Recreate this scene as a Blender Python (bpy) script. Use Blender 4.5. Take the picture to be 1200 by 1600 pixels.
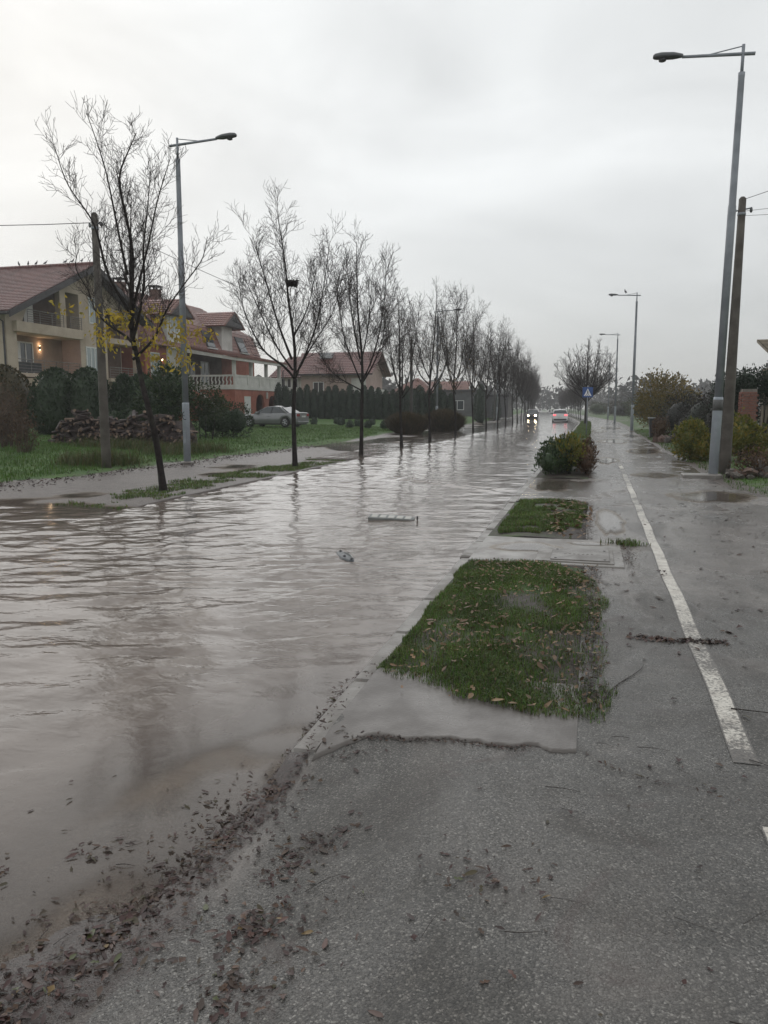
import bpy, bmesh, math, random
import numpy as np
from mathutils import Vector, Matrix
R = math.radians
for o in list(bpy.data.objects): bpy.data.objects.remove(o)
S = bpy.context.scene
COL = S.collection

# ------------------------------------------------------------------ camera
PITCH = math.atan(162/1200); YAW = math.atan(325/1210.9)
cam = bpy.data.cameras.new('camera'); cam_o = bpy.data.objects.new('camera', cam); COL.objects.link(cam_o)
cam.lens = 27.0; cam.sensor_width = 36.0; cam.sensor_fit = 'AUTO'
cam.clip_start = 0.05; cam.clip_end = 6000
cam_o.location = (0, 0, 1.65); cam_o.rotation_euler = (math.pi/2 - PITCH, 0, YAW)
S.camera = cam_o
S.render.resolution_x = 768; S.render.resolution_y = 1024

# ------------------------------------------------------------------ sky, sun, exposure
SUN_AZ = R(-40)      # measured from +Y towards +X
SUN_EL = R(24)
W = bpy.data.worlds.new('World'); S.world = W; W.use_nodes = True
nt = W.node_tree; nt.nodes.clear()
def wn(t, **k):
    n = nt.nodes.new(t)
    for a, b in k.items(): setattr(n, a, b)
    return n
wo = wn('ShaderNodeOutputWorld'); bg = wn('ShaderNodeBackground')
sky = wn('ShaderNodeTexSky', sky_type='NISHITA', sun_disc=False, sun_elevation=SUN_EL, sun_rotation=SUN_AZ, air_density=1.0, dust_density=1.0)
tc = wn('ShaderNodeTexCoord'); mp = wn('ShaderNodeMapping'); mp.inputs['Scale'].default_value = (1.0, 1.0, 2.6)
n1 = wn('ShaderNodeTexNoise'); n1.inputs['Scale'].default_value = 2.3; n1.inputs['Detail'].default_value = 6; n1.inputs['Roughness'].default_value = .52; n1.inputs['Distortion'].default_value = .5
sx = wn('ShaderNodeSeparateXYZ')
rz = wn('ShaderNodeValToRGB'); e = rz.color_ramp.elements
e[0].position = 0.0; e[0].color = (.53, .54, .54, 1); e[1].position = .75; e[1].color = (.67, .685, .68, 1)
m = rz.color_ramp.elements.new(.28); m.color = (.68, .692, .69, 1)
dot = wn('ShaderNodeVectorMath', operation='DOT_PRODUCT')
dot.inputs[1].default_value = (math.sin(SUN_AZ)*math.cos(SUN_EL), math.cos(SUN_AZ)*math.cos(SUN_EL), math.sin(SUN_EL))
gl = wn('ShaderNodeMapRange', interpolation_type='SMOOTHSTEP'); gl.inputs['From Min'].default_value = .60; gl.inputs['From Max'].default_value = 1.0; gl.inputs['To Min'].default_value = .955; gl.inputs['To Max'].default_value = 1.04
cl = wn('ShaderNodeMapRange'); cl.inputs['From Min'].default_value = .3; cl.inputs['From Max'].default_value = .7; cl.inputs['To Min'].default_value = .82; cl.inputs['To Max'].default_value = 1.13
mu = wn('ShaderNodeMath', operation='MULTIPLY'); vs = wn('ShaderNodeVectorMath', operation='SCALE'); ss = wn('ShaderNodeVectorMath', operation='SCALE'); ss.inputs['Scale'].default_value = .10
mx = wn('ShaderNodeMix', data_type='RGBA'); mx.inputs['Factor'].default_value = .94
L = nt.links.new
L(tc.outputs['Generated'], mp.inputs['Vector']); L(mp.outputs[0], n1.inputs['Vector']); L(tc.outputs['Generated'], sx.inputs[0]); L(sx.outputs['Z'], rz.inputs[0])
L(tc.outputs['Generated'], dot.inputs[0]); L(dot.outputs['Value'], gl.inputs[0]); L(n1.outputs['Fac'], cl.inputs[0]); L(gl.outputs[0], mu.inputs[0]); L(cl.outputs[0], mu.inputs[1])
L(rz.outputs[0], vs.inputs[0]); L(mu.outputs[0], vs.inputs['Scale']); L(sky.outputs[0], ss.inputs[0]); L(ss.outputs[0], mx.inputs[6]); L(vs.outputs[0], mx.inputs[7]); L(mx.outputs[2], bg.inputs[0]); L(bg.outputs[0], wo.inputs[0])
bg.inputs[1].default_value = 1.0
sun = bpy.data.lights.new('sun', 'SUN'); sun.energy = .5; sun.angle = R(70); sun.color = (1, .98, .96)
sun_o = bpy.data.objects.new('sun', sun); COL.objects.link(sun_o)
sd = Vector((math.sin(SUN_AZ)*math.cos(SUN_EL), math.cos(SUN_AZ)*math.cos(SUN_EL), math.sin(SUN_EL)))
sun_o.rotation_euler = sd.to_track_quat('Z', 'Y').to_euler(); sun_o.location = (-30, 40, 40)
vsn = S.view_settings; vsn.view_transform = 'Standard'; vsn.look = 'None'; vsn.exposure = 0.38; vsn.gamma = 1.0; vsn.use_curve_mapping = False

# ------------------------------------------------------------------ helpers: noise
def _hash(i, j, s):
    n = (i.astype(np.int64)*374761393 + j.astype(np.int64)*668265263 + s*1442695041) & 0x7fffffff
    n = ((n ^ (n >> 13))*1274126177) & 0x7fffffff
    return ((n ^ (n >> 16)) & 0xffff)/65535.0
def vnoise(x, y, s=0):
    x = np.asarray(x, float); y = np.asarray(y, float)
    i = np.floor(x); j = np.floor(y); u = x-i; v = y-j
    u = u*u*u*(u*(u*6-15)+10); v = v*v*v*(v*(v*6-15)+10)
    a = _hash(i, j, s); b = _hash(i+1, j, s); c = _hash(i, j+1, s); d = _hash(i+1, j+1, s)
    return (a*(1-u)+b*u)*(1-v)+(c*(1-u)+d*u)*v
def fbm(x, y, o=4, s=0):
    r = 0; a = .5; t = 0
    for k in range(o):
        r = r+a*vnoise(x*2**k+k*17.3, y*2**k-k*9.1, s+k); t += a; a *= .5
    return r/t
def sst(a, b, x): 
    t = np.clip((np.asarray(x, float)-a)/(b-a), 0, 1); return t*t*(3-2*t)
def off(Y):                       # the road bends to the left far away
    t = np.maximum(np.asarray(Y, float)-84, 0); return -0.062*(np.sqrt(t*t+400)-20)
# ------------------------------------------------------------------ terrain heights (water level = 0)
def road_z(X, Y):
    x = X-off(Y)
    base = -.05-.05*sst(-1.3, -3.0, x)
    near = sst(6.0, 2.2, Y)*.062*sst(-6.0, -1.6, x)+.014*sst(2.3, 1.2, Y)*sst(-3, -1.6, x)
    z = base+near-.022*sst(-1.3, -3.0, x)*0+.016*(fbm(X*1.3, Y*1.3, 4, 3)-.5)
    z = np.where(Y < 6, np.minimum(z, -.004+.02*(fbm(X*2.1, Y*2.1, 3, 4)-.5)+.02*sst(1.9, 1.2, Y)), z)
    k = sst(-1.42+.1*fbm(Y*2.5, Y*0, 3, 33), -1.3, x)*sst(3.35, 2.9, Y)
    return z*(1-k)+.012*k
def path_z(X, Y):
    z = .10+.012*(fbm(X*.5, Y*.35, 2, 5)-.5)
    k = sst(-.35, -1.3, X-off(Y))*sst(3.5, 2.9, Y)
    return z*(1-k)+.016*k
def ground_z(X, Y):
    X = np.asarray(X, float); Y = np.asarray(Y, float)
    x = X-off(Y); d = -x
    n = fbm(X*.45, Y*.4, 5, 11)-.5
    # left bank
    strip = np.where(Y < 30, .045*sst(9.5, 12.5, Y)*sst(25.5, 21, Y)-.03, -.03)+.035*n
    pth = -.025+.045*sst(9, 13, Y)*sst(34, 27, Y)+.11*n+.02*sst(9.5, 12, d)
    edge = 11.3+.6*(fbm(Y*.25, Y*0+3, 3, 9)-.5)*2+1.6*sst(40, 52, Y)
    lawn = .10+.20*sst(0, 9, d-edge)+.25*sst(8, 22, d-edge)+.3*sst(62, 72, Y)*sst(12, 16, d)+.05*n
    zl = np.where(d < 8.9, strip, pth)
    k = sst(0, 1.1, d-edge); zl = zl*(1-k)+lawn*k
    zl = np.where(Y < 9, np.minimum(zl, -.06+.16*k), zl)
    # right side
    zr = .07+.02*n+sst(2.9, 5.5, x)*(.12+.12*n)
    z = np.where(d > 7.35, zl, np.where(d > 1.15, -.35, np.where((x > -.06) & (x < 2.6), .02, zr)))
    z = np.where((Y < 3.9) & (x > -1.4) & (x < 7), -.08, z)
    return z
def gz(x, y): return float(ground_z(np.array([x]), np.array([y]))[0])

# ------------------------------------------------------------------ helpers: objects
def tag(o, label=None, cat=None, group=None, kind=None):
    if label: o['label'] = label
    if cat: o['category'] = cat
    if group: o['group'] = group
    if kind: o['kind'] = kind
    return o
def empty(name, loc=(0, 0, 0), rz=0.0):
    o = bpy.data.objects.new(name, None); COL.objects.link(o); o.location = loc; o.rotation_euler = (0, 0, rz); o.empty_display_size = .2
    return o
def mesh_obj(name, V, F, mat, parent=None, smooth=False, origin=None, attrs=None):
    """V (n,3) array, F list of tuples or (m,k) array. World coords when origin is None and the parent is unrotated."""
    V = np.asarray(V, np.float32)
    if origin is not None: V = V-np.asarray(origin, np.float32)
    me = bpy.data.meshes.new(name)
    if isinstance(F, np.ndarray):
        m_, k = F.shape
        me.vertices.add(len(V)); me.vertices.foreach_set('co', V.ravel())
        me.loops.add(m_*k); me.loops.foreach_set('vertex_index', F.ravel().astype(np.int32))
        me.polygons.add(m_); me.polygons.foreach_set('loop_start', np.arange(0, m_*k, k, dtype=np.int32))
        me.update(calc_edges=True)
    else:
        me.from_pydata(V.tolist(), [], F); me.update()
    if smooth: me.polygons.foreach_set('use_smooth', np.ones(len(me.polygons), bool))
    if attrs:
        for a, v in attrs.items():
            at = me.attributes.new(a, 'FLOAT', 'POINT'); at.data.foreach_set('value', np.asarray(v, np.float32))
    me.materials.append(mat)
    o = bpy.data.objects.new(name, me); COL.objects.link(o)
    if parent is not None: o.parent = parent
    return o
class MB:
    def __init__(s): s.V = []; s.F = []
    def add(s, V, F):
        n = len(s.V); s.V += [tuple(map(float, v)) for v in V]; s.F += [tuple(i+n for i in f) for f in F]; return s
    def box(s, x0, x1, y0, y1, z0, z1, rot=None, c=None):
        V = [(x, y, z) for z in (z0, z1) for x, y in ((x0, y0), (x1, y0), (x1, y1), (x0, y1))]
        if rot is not None:
            cc = Vector(c if c else ((x0+x1)/2, (y0+y1)/2, (z0+z1)/2)); V = [tuple(rot @ (Vector(v)-cc)+cc) for v in V]
        return s.add(V, [(0, 3, 2, 1), (4, 5, 6, 7), (0, 1, 5, 4), (1, 2, 6, 5), (2, 3, 7, 6), (3, 0, 4, 7)])
    def prism(s, poly, h0, h1, axis='z'):
        n = len(poly); V = []
        for h in (h0, h1):
            for a, b in poly: V.append({'z': (a, b, h), 'x': (h, a, b), 'y': (a, h, b)}[axis])
        F = [tuple(range(n))[::-1], tuple(range(n, 2*n))]+[(i, (i+1) % n, n+(i+1) % n, n+i) for i in range(n)]
        return s.add(V, F)
    def tube(s, P, r, n=8, caps=True):
        P = [Vector(p) for p in P]; rs = r if hasattr(r, '__len__') else [r]*len(P)
        V = []; F = []
        for i, p in enumerate(P):
            t = (P[min(i+1, len(P)-1)]-P[max(i-1, 0)]).normalized()
            a = Vector((0, 0, 1)) if abs(t.z) < .9 else Vector((1, 0, 0))
            u = t.cross(a).normalized(); v = t.cross(u)
            for k in range(n):
                an = 2*math.pi*k/n; V.append(p+(u*math.cos(an)+v*math.sin(an))*rs[i])
        for i in range(len(P)-1):
            for k in range(n): F.append((i*n+k, i*n+(k+1) % n, (i+1)*n+(k+1) % n, (i+1)*n+k))
        if caps: F += [tuple(range(n))[::-1], tuple(range((len(P)-1)*n, len(P)*n))]
        return s.add(V, F)
    def lathe(s, prof, c=(0, 0, 0), n=12, axis='z'):
        V = []; F = []
        for r, h in prof:
            for k in range(n):
                an = 2*math.pi*k/n; a, b = r*math.cos(an), r*math.sin(an)
                V.append({'z': (c[0]+a, c[1]+b, c[2]+h), 'y': (c[0]+a, c[1]+h, c[2]+b), 'x': (c[0]+h, c[1]+a, c[2]+b)}[axis])
        for i in range(len(prof)-1):
            for k in range(n): F.append((i*n+k, i*n+(k+1) % n, (i+1)*n+(k+1) % n, (i+1)*n+k))
        F += [tuple(range(n))[::-1], tuple(range((len(prof)-1)*n, len(prof)*n))]
        return s.add(V, F)
    def build(s, name, mat, parent=None, smooth=False, origin=None, bevel=0):
        o = mesh_obj(name, s.V, s.F, mat, parent, smooth, origin)
        bm = bmesh.new(); bm.from_mesh(o.data); bmesh.ops.recalc_face_normals(bm, faces=bm.faces)
        if bevel: bmesh.ops.bevel(bm, geom=bm.edges[:], offset=bevel, segments=1, affect='EDGES')
        bm.to_mesh(o.data); bm.free()
        return o
def copy_tree(o, parent=None):
    c = o.copy(); COL.objects.link(c); c.parent = parent
    for ch in [x for x in o.children]: copy_tree(ch, c)
    return c
rng = np.random.default_rng(7)

# ------------------------------------------------------------------ helpers: materials
class NT:
    def __init__(s, name):
        s.m = bpy.data.materials.new(name); s.m.use_nodes = True; s.t = s.m.node_tree; s.n = s.t.nodes; s.b = s.n['Principled BSDF']; s.out = s.n['Material Output']
        s._pos = None
    def N(s, t, **k):
        n = s.n.new(t)
        for a, b in k.items(): setattr(n, a, b)
        return n
    def L(s, a, b): s.t.links.new(a, b); return s
    def pos(s):
        if not s._pos: s._pos = s.N('ShaderNodeNewGeometry')
        return s._pos.outputs['Position']
    def obj(s): return s.N('ShaderNodeTexCoord').outputs['Object']
    def scale(s, v, sc):
        n = s.N('ShaderNodeMapping'); n.inputs['Scale'].default_value = sc; s.L(v, n.inputs[0]); return n.outputs[0]
    def noise(s, v, scale, detail=4, rough=.55, dist=0):
        n = s.N('ShaderNodeTexNoise'); n.inputs['Scale'].default_value = scale; n.inputs['Detail'].default_value = detail; n.inputs['Roughness'].default_value = rough; n.inputs['Distortion'].default_value = dist
        s.L(v, n.inputs['Vector']); return n.outputs['Fac']
    def vor(s, v, scale, feat='F1', out='Distance'):
        n = s.N('ShaderNodeTexVoronoi', feature=feat); n.inputs['Scale'].default_value = scale; s.L(v, n.inputs['Vector']); return n.outputs[out]
    def ramp(s, f, st):
        n = s.N('ShaderNodeValToRGB'); e = n.color_ramp.elements
        while len(e) > 1: e.remove(e[-1])
        e[0].position = st[0][0]; e[0].color = (*st[0][1], 1)
        for p, c in st[1:]: q = e.new(p); q.color = (*c, 1)
        s.L(f, n.inputs[0]); return n.outputs[0]
    def mr(s, f, a, b, c=0, d=1, smooth=True):
        n = s.N('ShaderNodeMapRange'); n.interpolation_type = 'SMOOTHSTEP' if smooth else 'LINEAR'
        for i, v in zip(range(1, 5), (a, b, c, d)): n.inputs[i].default_value = v
        s.L(f, n.inputs[0]); return n.outputs[0]
    def math(s, op, a, b=None):
        n = s.N('ShaderNodeMath', operation=op); n.use_clamp = False
        for i, v in enumerate((a, b)):
            if v is None: continue
            if isinstance(v, (int, float)): n.inputs[i].default_value = v
            else: s.L(v, n.inputs[i])
        return n.outputs[0]
    def mix(s, f, a, b, mode='MIX'):
        n = s.N('ShaderNodeMix', data_type='RGBA', blend_type=mode)
        for i, v in ((0, f), (6, a), (7, b)):
            if isinstance(v, (int, float)): n.inputs[i].default_value = v
            elif isinstance(v, tuple): n.inputs[i].default_value = (*v, 1) if len(v) == 3 else v
            else: s.L(v, n.inputs[i])
        return n.outputs[2]
    def bump(s, h, strength=.5, dist=.01, nrm=None):
        n = s.N('ShaderNodeBump'); n.inputs['Strength'].default_value = strength; n.inputs['Distance'].default_value = dist; s.L(h, n.inputs['Height'])
        if nrm is not None: s.L(nrm, n.inputs['Normal'])
        return n.outputs[0]
    def attr(s, name):
        n = s.N('ShaderNodeAttribute', attribute_name=name); return n.outputs['Fac']
    def set(s, **k):
        for a, v in k.items():
            i = s.b.inputs[{'col': 'Base Color', 'rough': 'Roughness', 'metal': 'Metallic', 'nrm': 'Normal', 'spec': 'Specular IOR Level', 'em': 'Emission Color', 'ems': 'Emission Strength', 'alpha': 'Alpha'}[a]]
            if isinstance(v, (int, float)): i.default_value = v
            elif isinstance(v, tuple): i.default_value = (*v, 1)
            else: s.L(v, i)
        return s
def pm(name, c1, c2=None, scale=3.0, rough=.6, bump=0.0, bscale=None, metal=0.0, spec=.5, dirt=None, space='obj', rough2=None):
    """general weathered procedural material"""
    s = NT(name); v = s.obj() if space == 'obj' else s.pos()
    f = s.noise(v, scale, 5, .6)
    c2 = c2 or tuple(x*.75 for x in c1)
    col = s.mix(s.mr(f, .35, .65), c1, c2)
    if dirt:
        col = s.mix(s.mr(s.noise(v, scale*.37, 6, .65), .52, .72, 0, .8), col, dirt)
    s.set(col=col, metal=metal, spec=spec)
    s.set(rough=s.mr(f, .3, .7, rough*.85, min(1, rough*1.15)) if rough2 is None else s.mr(f, .3, .7, rough, rough2))
    if bump: s.set(nrm=s.bump(s.noise(v, bscale or scale*8, 4), bump, .02))
    return s.m
def leafmat(name, stops, rough=.5, trans=.25, spec=.4):
    s = NT(name); g = s.N('ShaderNodeNewGeometry')
    n = len(stops); col = s.ramp(g.outputs['Random Per Island'], [(i/max(1, n-1), c) for i, c in enumerate(stops)])
    big = s.noise(g.outputs['Position'], 2.3, 4); col = s.mix(s.mr(big, .35, .65, 0, .7), col, s.mix(1.0, col, (.5, .52, .48), 'MULTIPLY')); b2 = s.noise(g.outputs['Position'], 5.1, 3); col = s.mix(s.mr(b2, .52, .68, 0, .6), col, s.mix(1.0, col, (1.45, 1.3, 1.15), 'MULTIPLY'))
    s.set(col=col, rough=rough, spec=spec)
    if trans:
        t = s.N('ShaderNodeBsdfTranslucent'); s.L(col, t.inputs[0]); mxs = s.N('ShaderNodeMixShader'); mxs.inputs[0].default_value = trans
        s.L(s.b.outputs[0], mxs.inputs[1]); s.L(t.outputs[0], mxs.inputs[2]); s.L(mxs.outputs[0], s.out.inputs['Surface'])
    return s.m
def emit(name, col, strength):
    s = NT(name); s.set(col=col, em=col, ems=strength, rough=.3); return s.m

# ------------------------------------------------------------------ ground materials
def asphalt(name, silt_add=0.0, tint=(1, 1, 1)):
    s = NT(name); v = s.pos()
    wv = s.N('ShaderNodeVectorMath', operation='ADD'); nz = s.N('ShaderNodeTexNoise'); nz.inputs['Scale'].default_value = 90; s.L(v, nz.inputs['Vector']); sc_ = s.N('ShaderNodeVectorMath', operation='SCALE'); sc_.inputs['Scale'].default_value = .012; s.L(nz.outputs['Color'], sc_.inputs[0]); s.L(v, wv.inputs[0]); s.L(sc_.outputs[0], wv.inputs[1]); w2 = wv.outputs[0]
    cellc = s.vor(w2, 150, out='Color'); d1 = s.vor(w2, 150); d2 = s.vor(w2, 330)
    sep = s.N('ShaderNodeSeparateColor'); s.L(cellc, sep.inputs[0])
    stone = s.ramp(sep.outputs[0], [(0, (.04, .038, .036)), (.45, (.08, .076, .07)), (.8, (.13, .122, .113)), (.95, (.21, .2, .184)), (1, (.30, .285, .265))])
    gap = s.mr(d1, .35, .75, 0, .6); col = s.mix(gap, stone, (.045, .042, .039))
    pat = s.noise(v, 1.1, 7, .66, .6); col = s.mix(s.mr(pat, .4, .62, 0, .75), col, s.mix(1.0, col, (.5, .47, .44), 'MULTIPLY')); col = s.mix(s.mr(s.noise(v, .55, 6, .6, .5), .5, .66, 0, .5), col, (.135, .118, .106))
    st = s.noise(s.scale(v, (1.3, .45, 1)), 1.6, 7, .63, .8)
    silt = s.math('ADD', s.attr('silt'), silt_add)
    sm = s.mr(s.math('ADD', silt, s.math('MULTIPLY', s.math('SUBTRACT', st, .5), 1.5)), .25, .75)
    fine = s.noise(v, 38, 5, .7)
    mud = s.mix(s.mr(s.noise(v, 3.1, 6, .6), .35, .65), (.19, .166, .15), (.13, .11, .098)); mud = s.mix(s.mr(fine, .4, .7, 0, .45), mud, (.08, .068, .06))
    col = s.mix(s.math('MULTIPLY', sm, .84), col, mud)
    # thin dark organic staining
    stain = s.mr(s.noise(s.scale(v, (.8, .75, 1)), 2.7, 8, .7, 1.2), .57, .70, 0, .65); col = s.mix(stain, col, (.055, .038, .034))
    ml = s.math('ADD', s.attr('mulch'), s.math('MULTIPLY', s.math('SUBTRACT', s.noise(v, 11, 6, .7, .5), .5), 1.1)); col = s.mix(s.mr(ml, .35, .75, 0, .85), col, s.mix(s.mr(s.noise(v, 70, 4, .7), .4, .65), (.05, .032, .029), (.022, .016, .015)))
    if tint != (1, 1, 1): col = s.mix(1.0, col, tint, 'MULTIPLY')
    wet = s.noise(s.scale(v, (.7, .6, 1)), 1.5, 6, .62, .5)
    rg = s.mr(s.math('ADD', wet, s.math('MULTIPLY', sm, -.12)), .40, .56, .10, .52)
    h = s.math('ADD', s.math('MULTIPLY', s.math('MULTIPLY', s.math('SUBTRACT', 1.0, d1), s.math('SUBTRACT', 1.0, s.math('MULTIPLY', sm, .8))), 1.0), s.math('MULTIPLY', d2, .25))
    h = s.math('ADD', h, s.math('MULTIPLY', fine, .35))
    s.set(col=col, rough=rg, nrm=s.bump(h, .55, .004), spec=.5)
    return s.m
MAT_PATH = asphalt('wet_asphalt'); MAT_ROAD = asphalt('muddy_road_asphalt', .25, (.74, .68, .64))
def water_mat():
    s = NT('flood_water'); v = s.pos(); s.n.remove(s.b)
    d = s.attr('depth')
    tb = s.math('SUBTRACT', 1.0, s.math('POWER', 2.718, s.math('MULTIPLY', d, -48.0)))
    swirl = s.noise(s.scale(v, (1.0, .55, 1)), .9, 6, .6, 1.6)
    mud = s.mix(s.mr(swirl, .35, .68), (.175, .143, .124), (.128, .102, .087))
    fleck = s.mr(s.noise(s.scale(v, (3, 9, 1)), 1.6, 6, .7, .6), .56, .74, 0, .35); mud = s.mix(fleck, mud, (.075, .055, .045))
    dif = s.N('ShaderNodeBsdfDiffuse'); s.L(mud, dif.inputs[0])
    tr = s.N('ShaderNodeBsdfTransparent'); tr.inputs[0].default_value = (.95, .92, .88, 1)
    m1 = s.N('ShaderNodeMixShader'); s.L(tb, m1.inputs[0]); s.L(tr.outputs[0], m1.inputs[1]); s.L(dif.outputs[0], m1.inputs[2])
    warp = s.scale(v, (4.5, 8.0, 1))
    h = s.math('ADD', s.noise(warp, 1.0, 3, .5, .6), s.math('MULTIPLY', s.noise(s.scale(v, (14, 22, 1)), 1.0, 3, .55, .4), .4))
    nb = s.bump(s.math('MULTIPLY', h, s.mr(d, .004, .06, .15, 1)), .5, .012)
    fr = s.N('ShaderNodeFresnel'); fr.inputs[0].default_value = 1.333; s.L(nb, fr.inputs['Normal'])
    g = s.N('ShaderNodeBsdfGlossy'); g.inputs['Roughness'].default_value = .085; g.inputs[0].default_value = (1, 1, 1, 1); s.L(nb, g.inputs['Normal'])
    m2 = s.N('ShaderNodeMixShader'); s.L(s.math('MULTIPLY', fr.outputs[0], s.mr(d, 0, .009, 0, 1)), m2.inputs[0]); s.L(m1.outputs[0], m2.inputs[1]); s.L(g.outputs[0], m2.inputs[2])
    s.L(m2.outputs[0], s.out.inputs['Surface']); return s.m
MAT_WATER = water_mat()
def ground_mat(name='ground_soil_and_grass', s_rough=.32, dark=1.0):
    s = NT(name); v = s.pos()
    g1 = s.noise(v, 1.3, 6, .62); g2 = s.noise(v, 26, 5, .7)
    grass = s.mix(s.mr(g1, .35, .68), (.042, .105, .016), (.08, .155, .026)); grass = s.mix(s.mr(g2, .4, .7, 0, .65), grass, (.022, .045, .01))
    dead = s.mr(s.noise(v, 3.4, 7, .68), .56, .72, 0, .8); grass = s.mix(dead, grass, (.075, .055, .03))
    soil = s.mix(s.mr(s.noise(v, 5, 6, .65), .35, .68), tuple(dark*q for q in (.10, .08, .069)), tuple(dark*q for q in (.055, .041, .036))); soil = s.mix(s.mr(g2, .45, .7, 0, .6), soil, (.05, .032, .029))
    mud = s.attr('mud'); k = s.mr(s.math('ADD', mud, s.math('MULTIPLY', s.math('SUBTRACT', s.noise(v, 2.2, 6, .65), .5), .9)), .38, .62)
    col = s.mix(k, grass, soil)
    s.set(col=col, rough=s.mr(k, 0, 1, .8, s_rough), nrm=s.bump(s.math('ADD', g2, g1), .6, .04), spec=.4); return s.m
MAT_GROUND = ground_mat(s_rough=.42); MAT_VERGE = ground_mat('verge_soil', .6, .55)
MAT_CONC = pm('wet_concrete', (.24, .225, .21), (.165, .15, .138), 2.5, .28, .15, 40, dirt=(.1, .083, .072), space='pos', rough2=.5)
MAT_KERB = pm('kerb_concrete', (.22, .205, .19), (.15, .135, .122), 3.0, .3, .2, 45, dirt=(.085, .07, .06), space='pos', rough2=.55)
MAT_MUDCONC = pm('silted_concrete', (.112, .099, .09), (.075, .064, .057), 3.2, .25, .12, 60, dirt=(.08, .066, .057), space='pos', rough2=.42)

# ------------------------------------------------------------------ the setting
def grid_mesh(xs, ys, zf, bend=True):
    X, Y = np.meshgrid(xs, ys); Xw = X+off(Y) if bend else X
    Z = zf(Xw, Y); nx, ny = len(xs), len(ys)
    V = np.stack([Xw, Y, Z], -1).reshape(-1, 3)
    i = (np.arange(ny-1)[:, None]*nx+np.arange(nx-1)[None, :]).ravel()
    F = np.stack([i, i+1, i+nx+1, i+nx], -1)
    return V, F
def ramp_lines(a, b, d0, k):
    r = [a]
    while r[-1] < b: r.append(r[-1]+max(d0, k*abs(r[-1])))
    return np.array(r)
# ground sheet to the horizon
xs = np.concatenate([-ramp_lines(26, 900, 1.5, .08)[::-1], np.arange(-25.6, -14, .4), np.arange(-14, -7.4, .16), [-7.36, -7.34, -4, -1.16, -1.14, -1.0, -.8, -.5, -.2, -.07, -.05, .0, 1.3, 2.59, 2.61], np.arange(2.75, 8, .25), ramp_lines(8, 900, .6, .1)])
ys = np.concatenate([np.arange(-12, 3.6, .6), [3.85, 3.9], np.arange(4.0, 30, .25), np.arange(30, 75, .7), ramp_lines(75, 1500, 1.5, .05)])
V, F = grid_mesh(xs, ys, ground_z)
x_ = V[:, 0]-off(V[:, 1]); d_ = -x_; Yv = V[:, 1]
mudv = np.where(d_ > 7, sst(12.6, 11.2, d_+.5*(fbm(Yv*.5, Yv*0, 2, 31)-.5)-1.2*sst(40, 52, Yv)), 0)
mudv = np.where((d_ > 7) & (d_ < 9.0) & (Yv > 10.5) & (Yv < 25), .62+.3*fbm(V[:, 0]*.8, Yv*.8, 3, 8), mudv)
mudv = np.where(x_ > -1.3, .35+.2*fbm(V[:, 0]*.7, Yv*.7, 3, 5), mudv)
mudv = np.where((x_ > -1.3) & (x_ < 0.2), .72, mudv)
mudv = np.where((x_ > 2.4) & (x_ < 3.1), .75, mudv)
g_ = mesh_obj('ground', V, F, MAT_GROUND, smooth=True, attrs={'mud': mudv}); tag(g_, kind='structure')
DRIFT = np.array([(-1.30, 4.6), (-1.32, 4.0), (-1.30, 3.4), (-1.27, 2.95), (-1.32, 2.45), (-1.38, 2.05), (-1.46, 1.7), (-1.58, 1.2)])
def mulch(X, Y):
    c = np.interp(Y, DRIFT[::-1, 1], DRIFT[::-1, 0]); w = .09+.2*sst(3.0, 1.6, Y)
    m_ = .9*np.exp(-((X-c)/w)**2)*sst(4.7, 4.2, Y)*sst(.5, 1.2, Y)
    for cx, cy, rx, ry in ((-.93, 2.48, .17, .2), (-.97, 2.02, .14, .1), (-.9, 1.75, .16, .1), (-1.75, 2.3, .12, .08), (-2.1, 2.1, .3, .15), (-.3, 2.38, .16, .14), (-1.75, 1.65, .3, .2)): m_ = np.maximum(m_, .62*np.exp(-((X-cx)/rx)**2-((Y-cy)/ry)**2))
    return m_+.18*sst(-1.2, -1.7, X)*sst(3.0, 1.8, Y)
# road under the flood
V, F = grid_mesh(np.linspace(-7.38, -1.2, 64), np.concatenate([np.arange(-4, 8, .1), np.arange(8, 30, .4), ramp_lines(30, 420, 1, .04)]), road_z)
o = mesh_obj('road', V, F, MAT_ROAD, smooth=True, attrs={'silt': .25+.35*sst(2.0, 4.5, V[:, 1])+.2*sst(-1.6, -2.6, V[:, 0]), 'mulch': mulch(V[:, 0], V[:, 1])}); tag(o, kind='structure')
# footpath and apron (one strip along the verge, wider near the camera)
def strip(name, xs, ys, mat, zf=path_z, silt=None, bend=True):
    V, F = grid_mesh(xs, ys, zf, bend); X, Y = V[:, 0]-off(V[:, 1])*bend, V[:, 1]
    sl = silt(X, Y) if silt else 0*X
    return tag(mesh_obj(name, V, F, mat, smooth=True, attrs={'silt': sl, 'mulch': mulch(X, Y)}), kind='structure')
silt_path = lambda X, Y: .02+.62*sst(3.4, 8.5, Y)+.3*sst(-.55, -1.2, X)*sst(3.6, 2.6, Y)+.28*np.exp(-((Y-3.4)/.5)**2)*sst(.9, .1, X)
def path_edge(Y): return 2.62+.9*sst(17, 12, Y)+2.6*sst(9, 3, Y)+.12*(fbm(Y*.7, Y*0+1, 3, 77)-.5)
yp = np.concatenate([np.arange(-3, 22, .12), np.arange(22, 60, .4), ramp_lines(60, 420, 1, .04)])
nx = 40
U = np.linspace(0, 1, nx); XX = np.zeros((len(yp), nx)); 
for i, y in enumerate(yp): XX[i] = (-.02)+U*(float(path_edge(y))+.02)+float(off(y))
YY = np.repeat(yp[:, None], nx, 1); ZZ = path_z(XX, YY)
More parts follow.
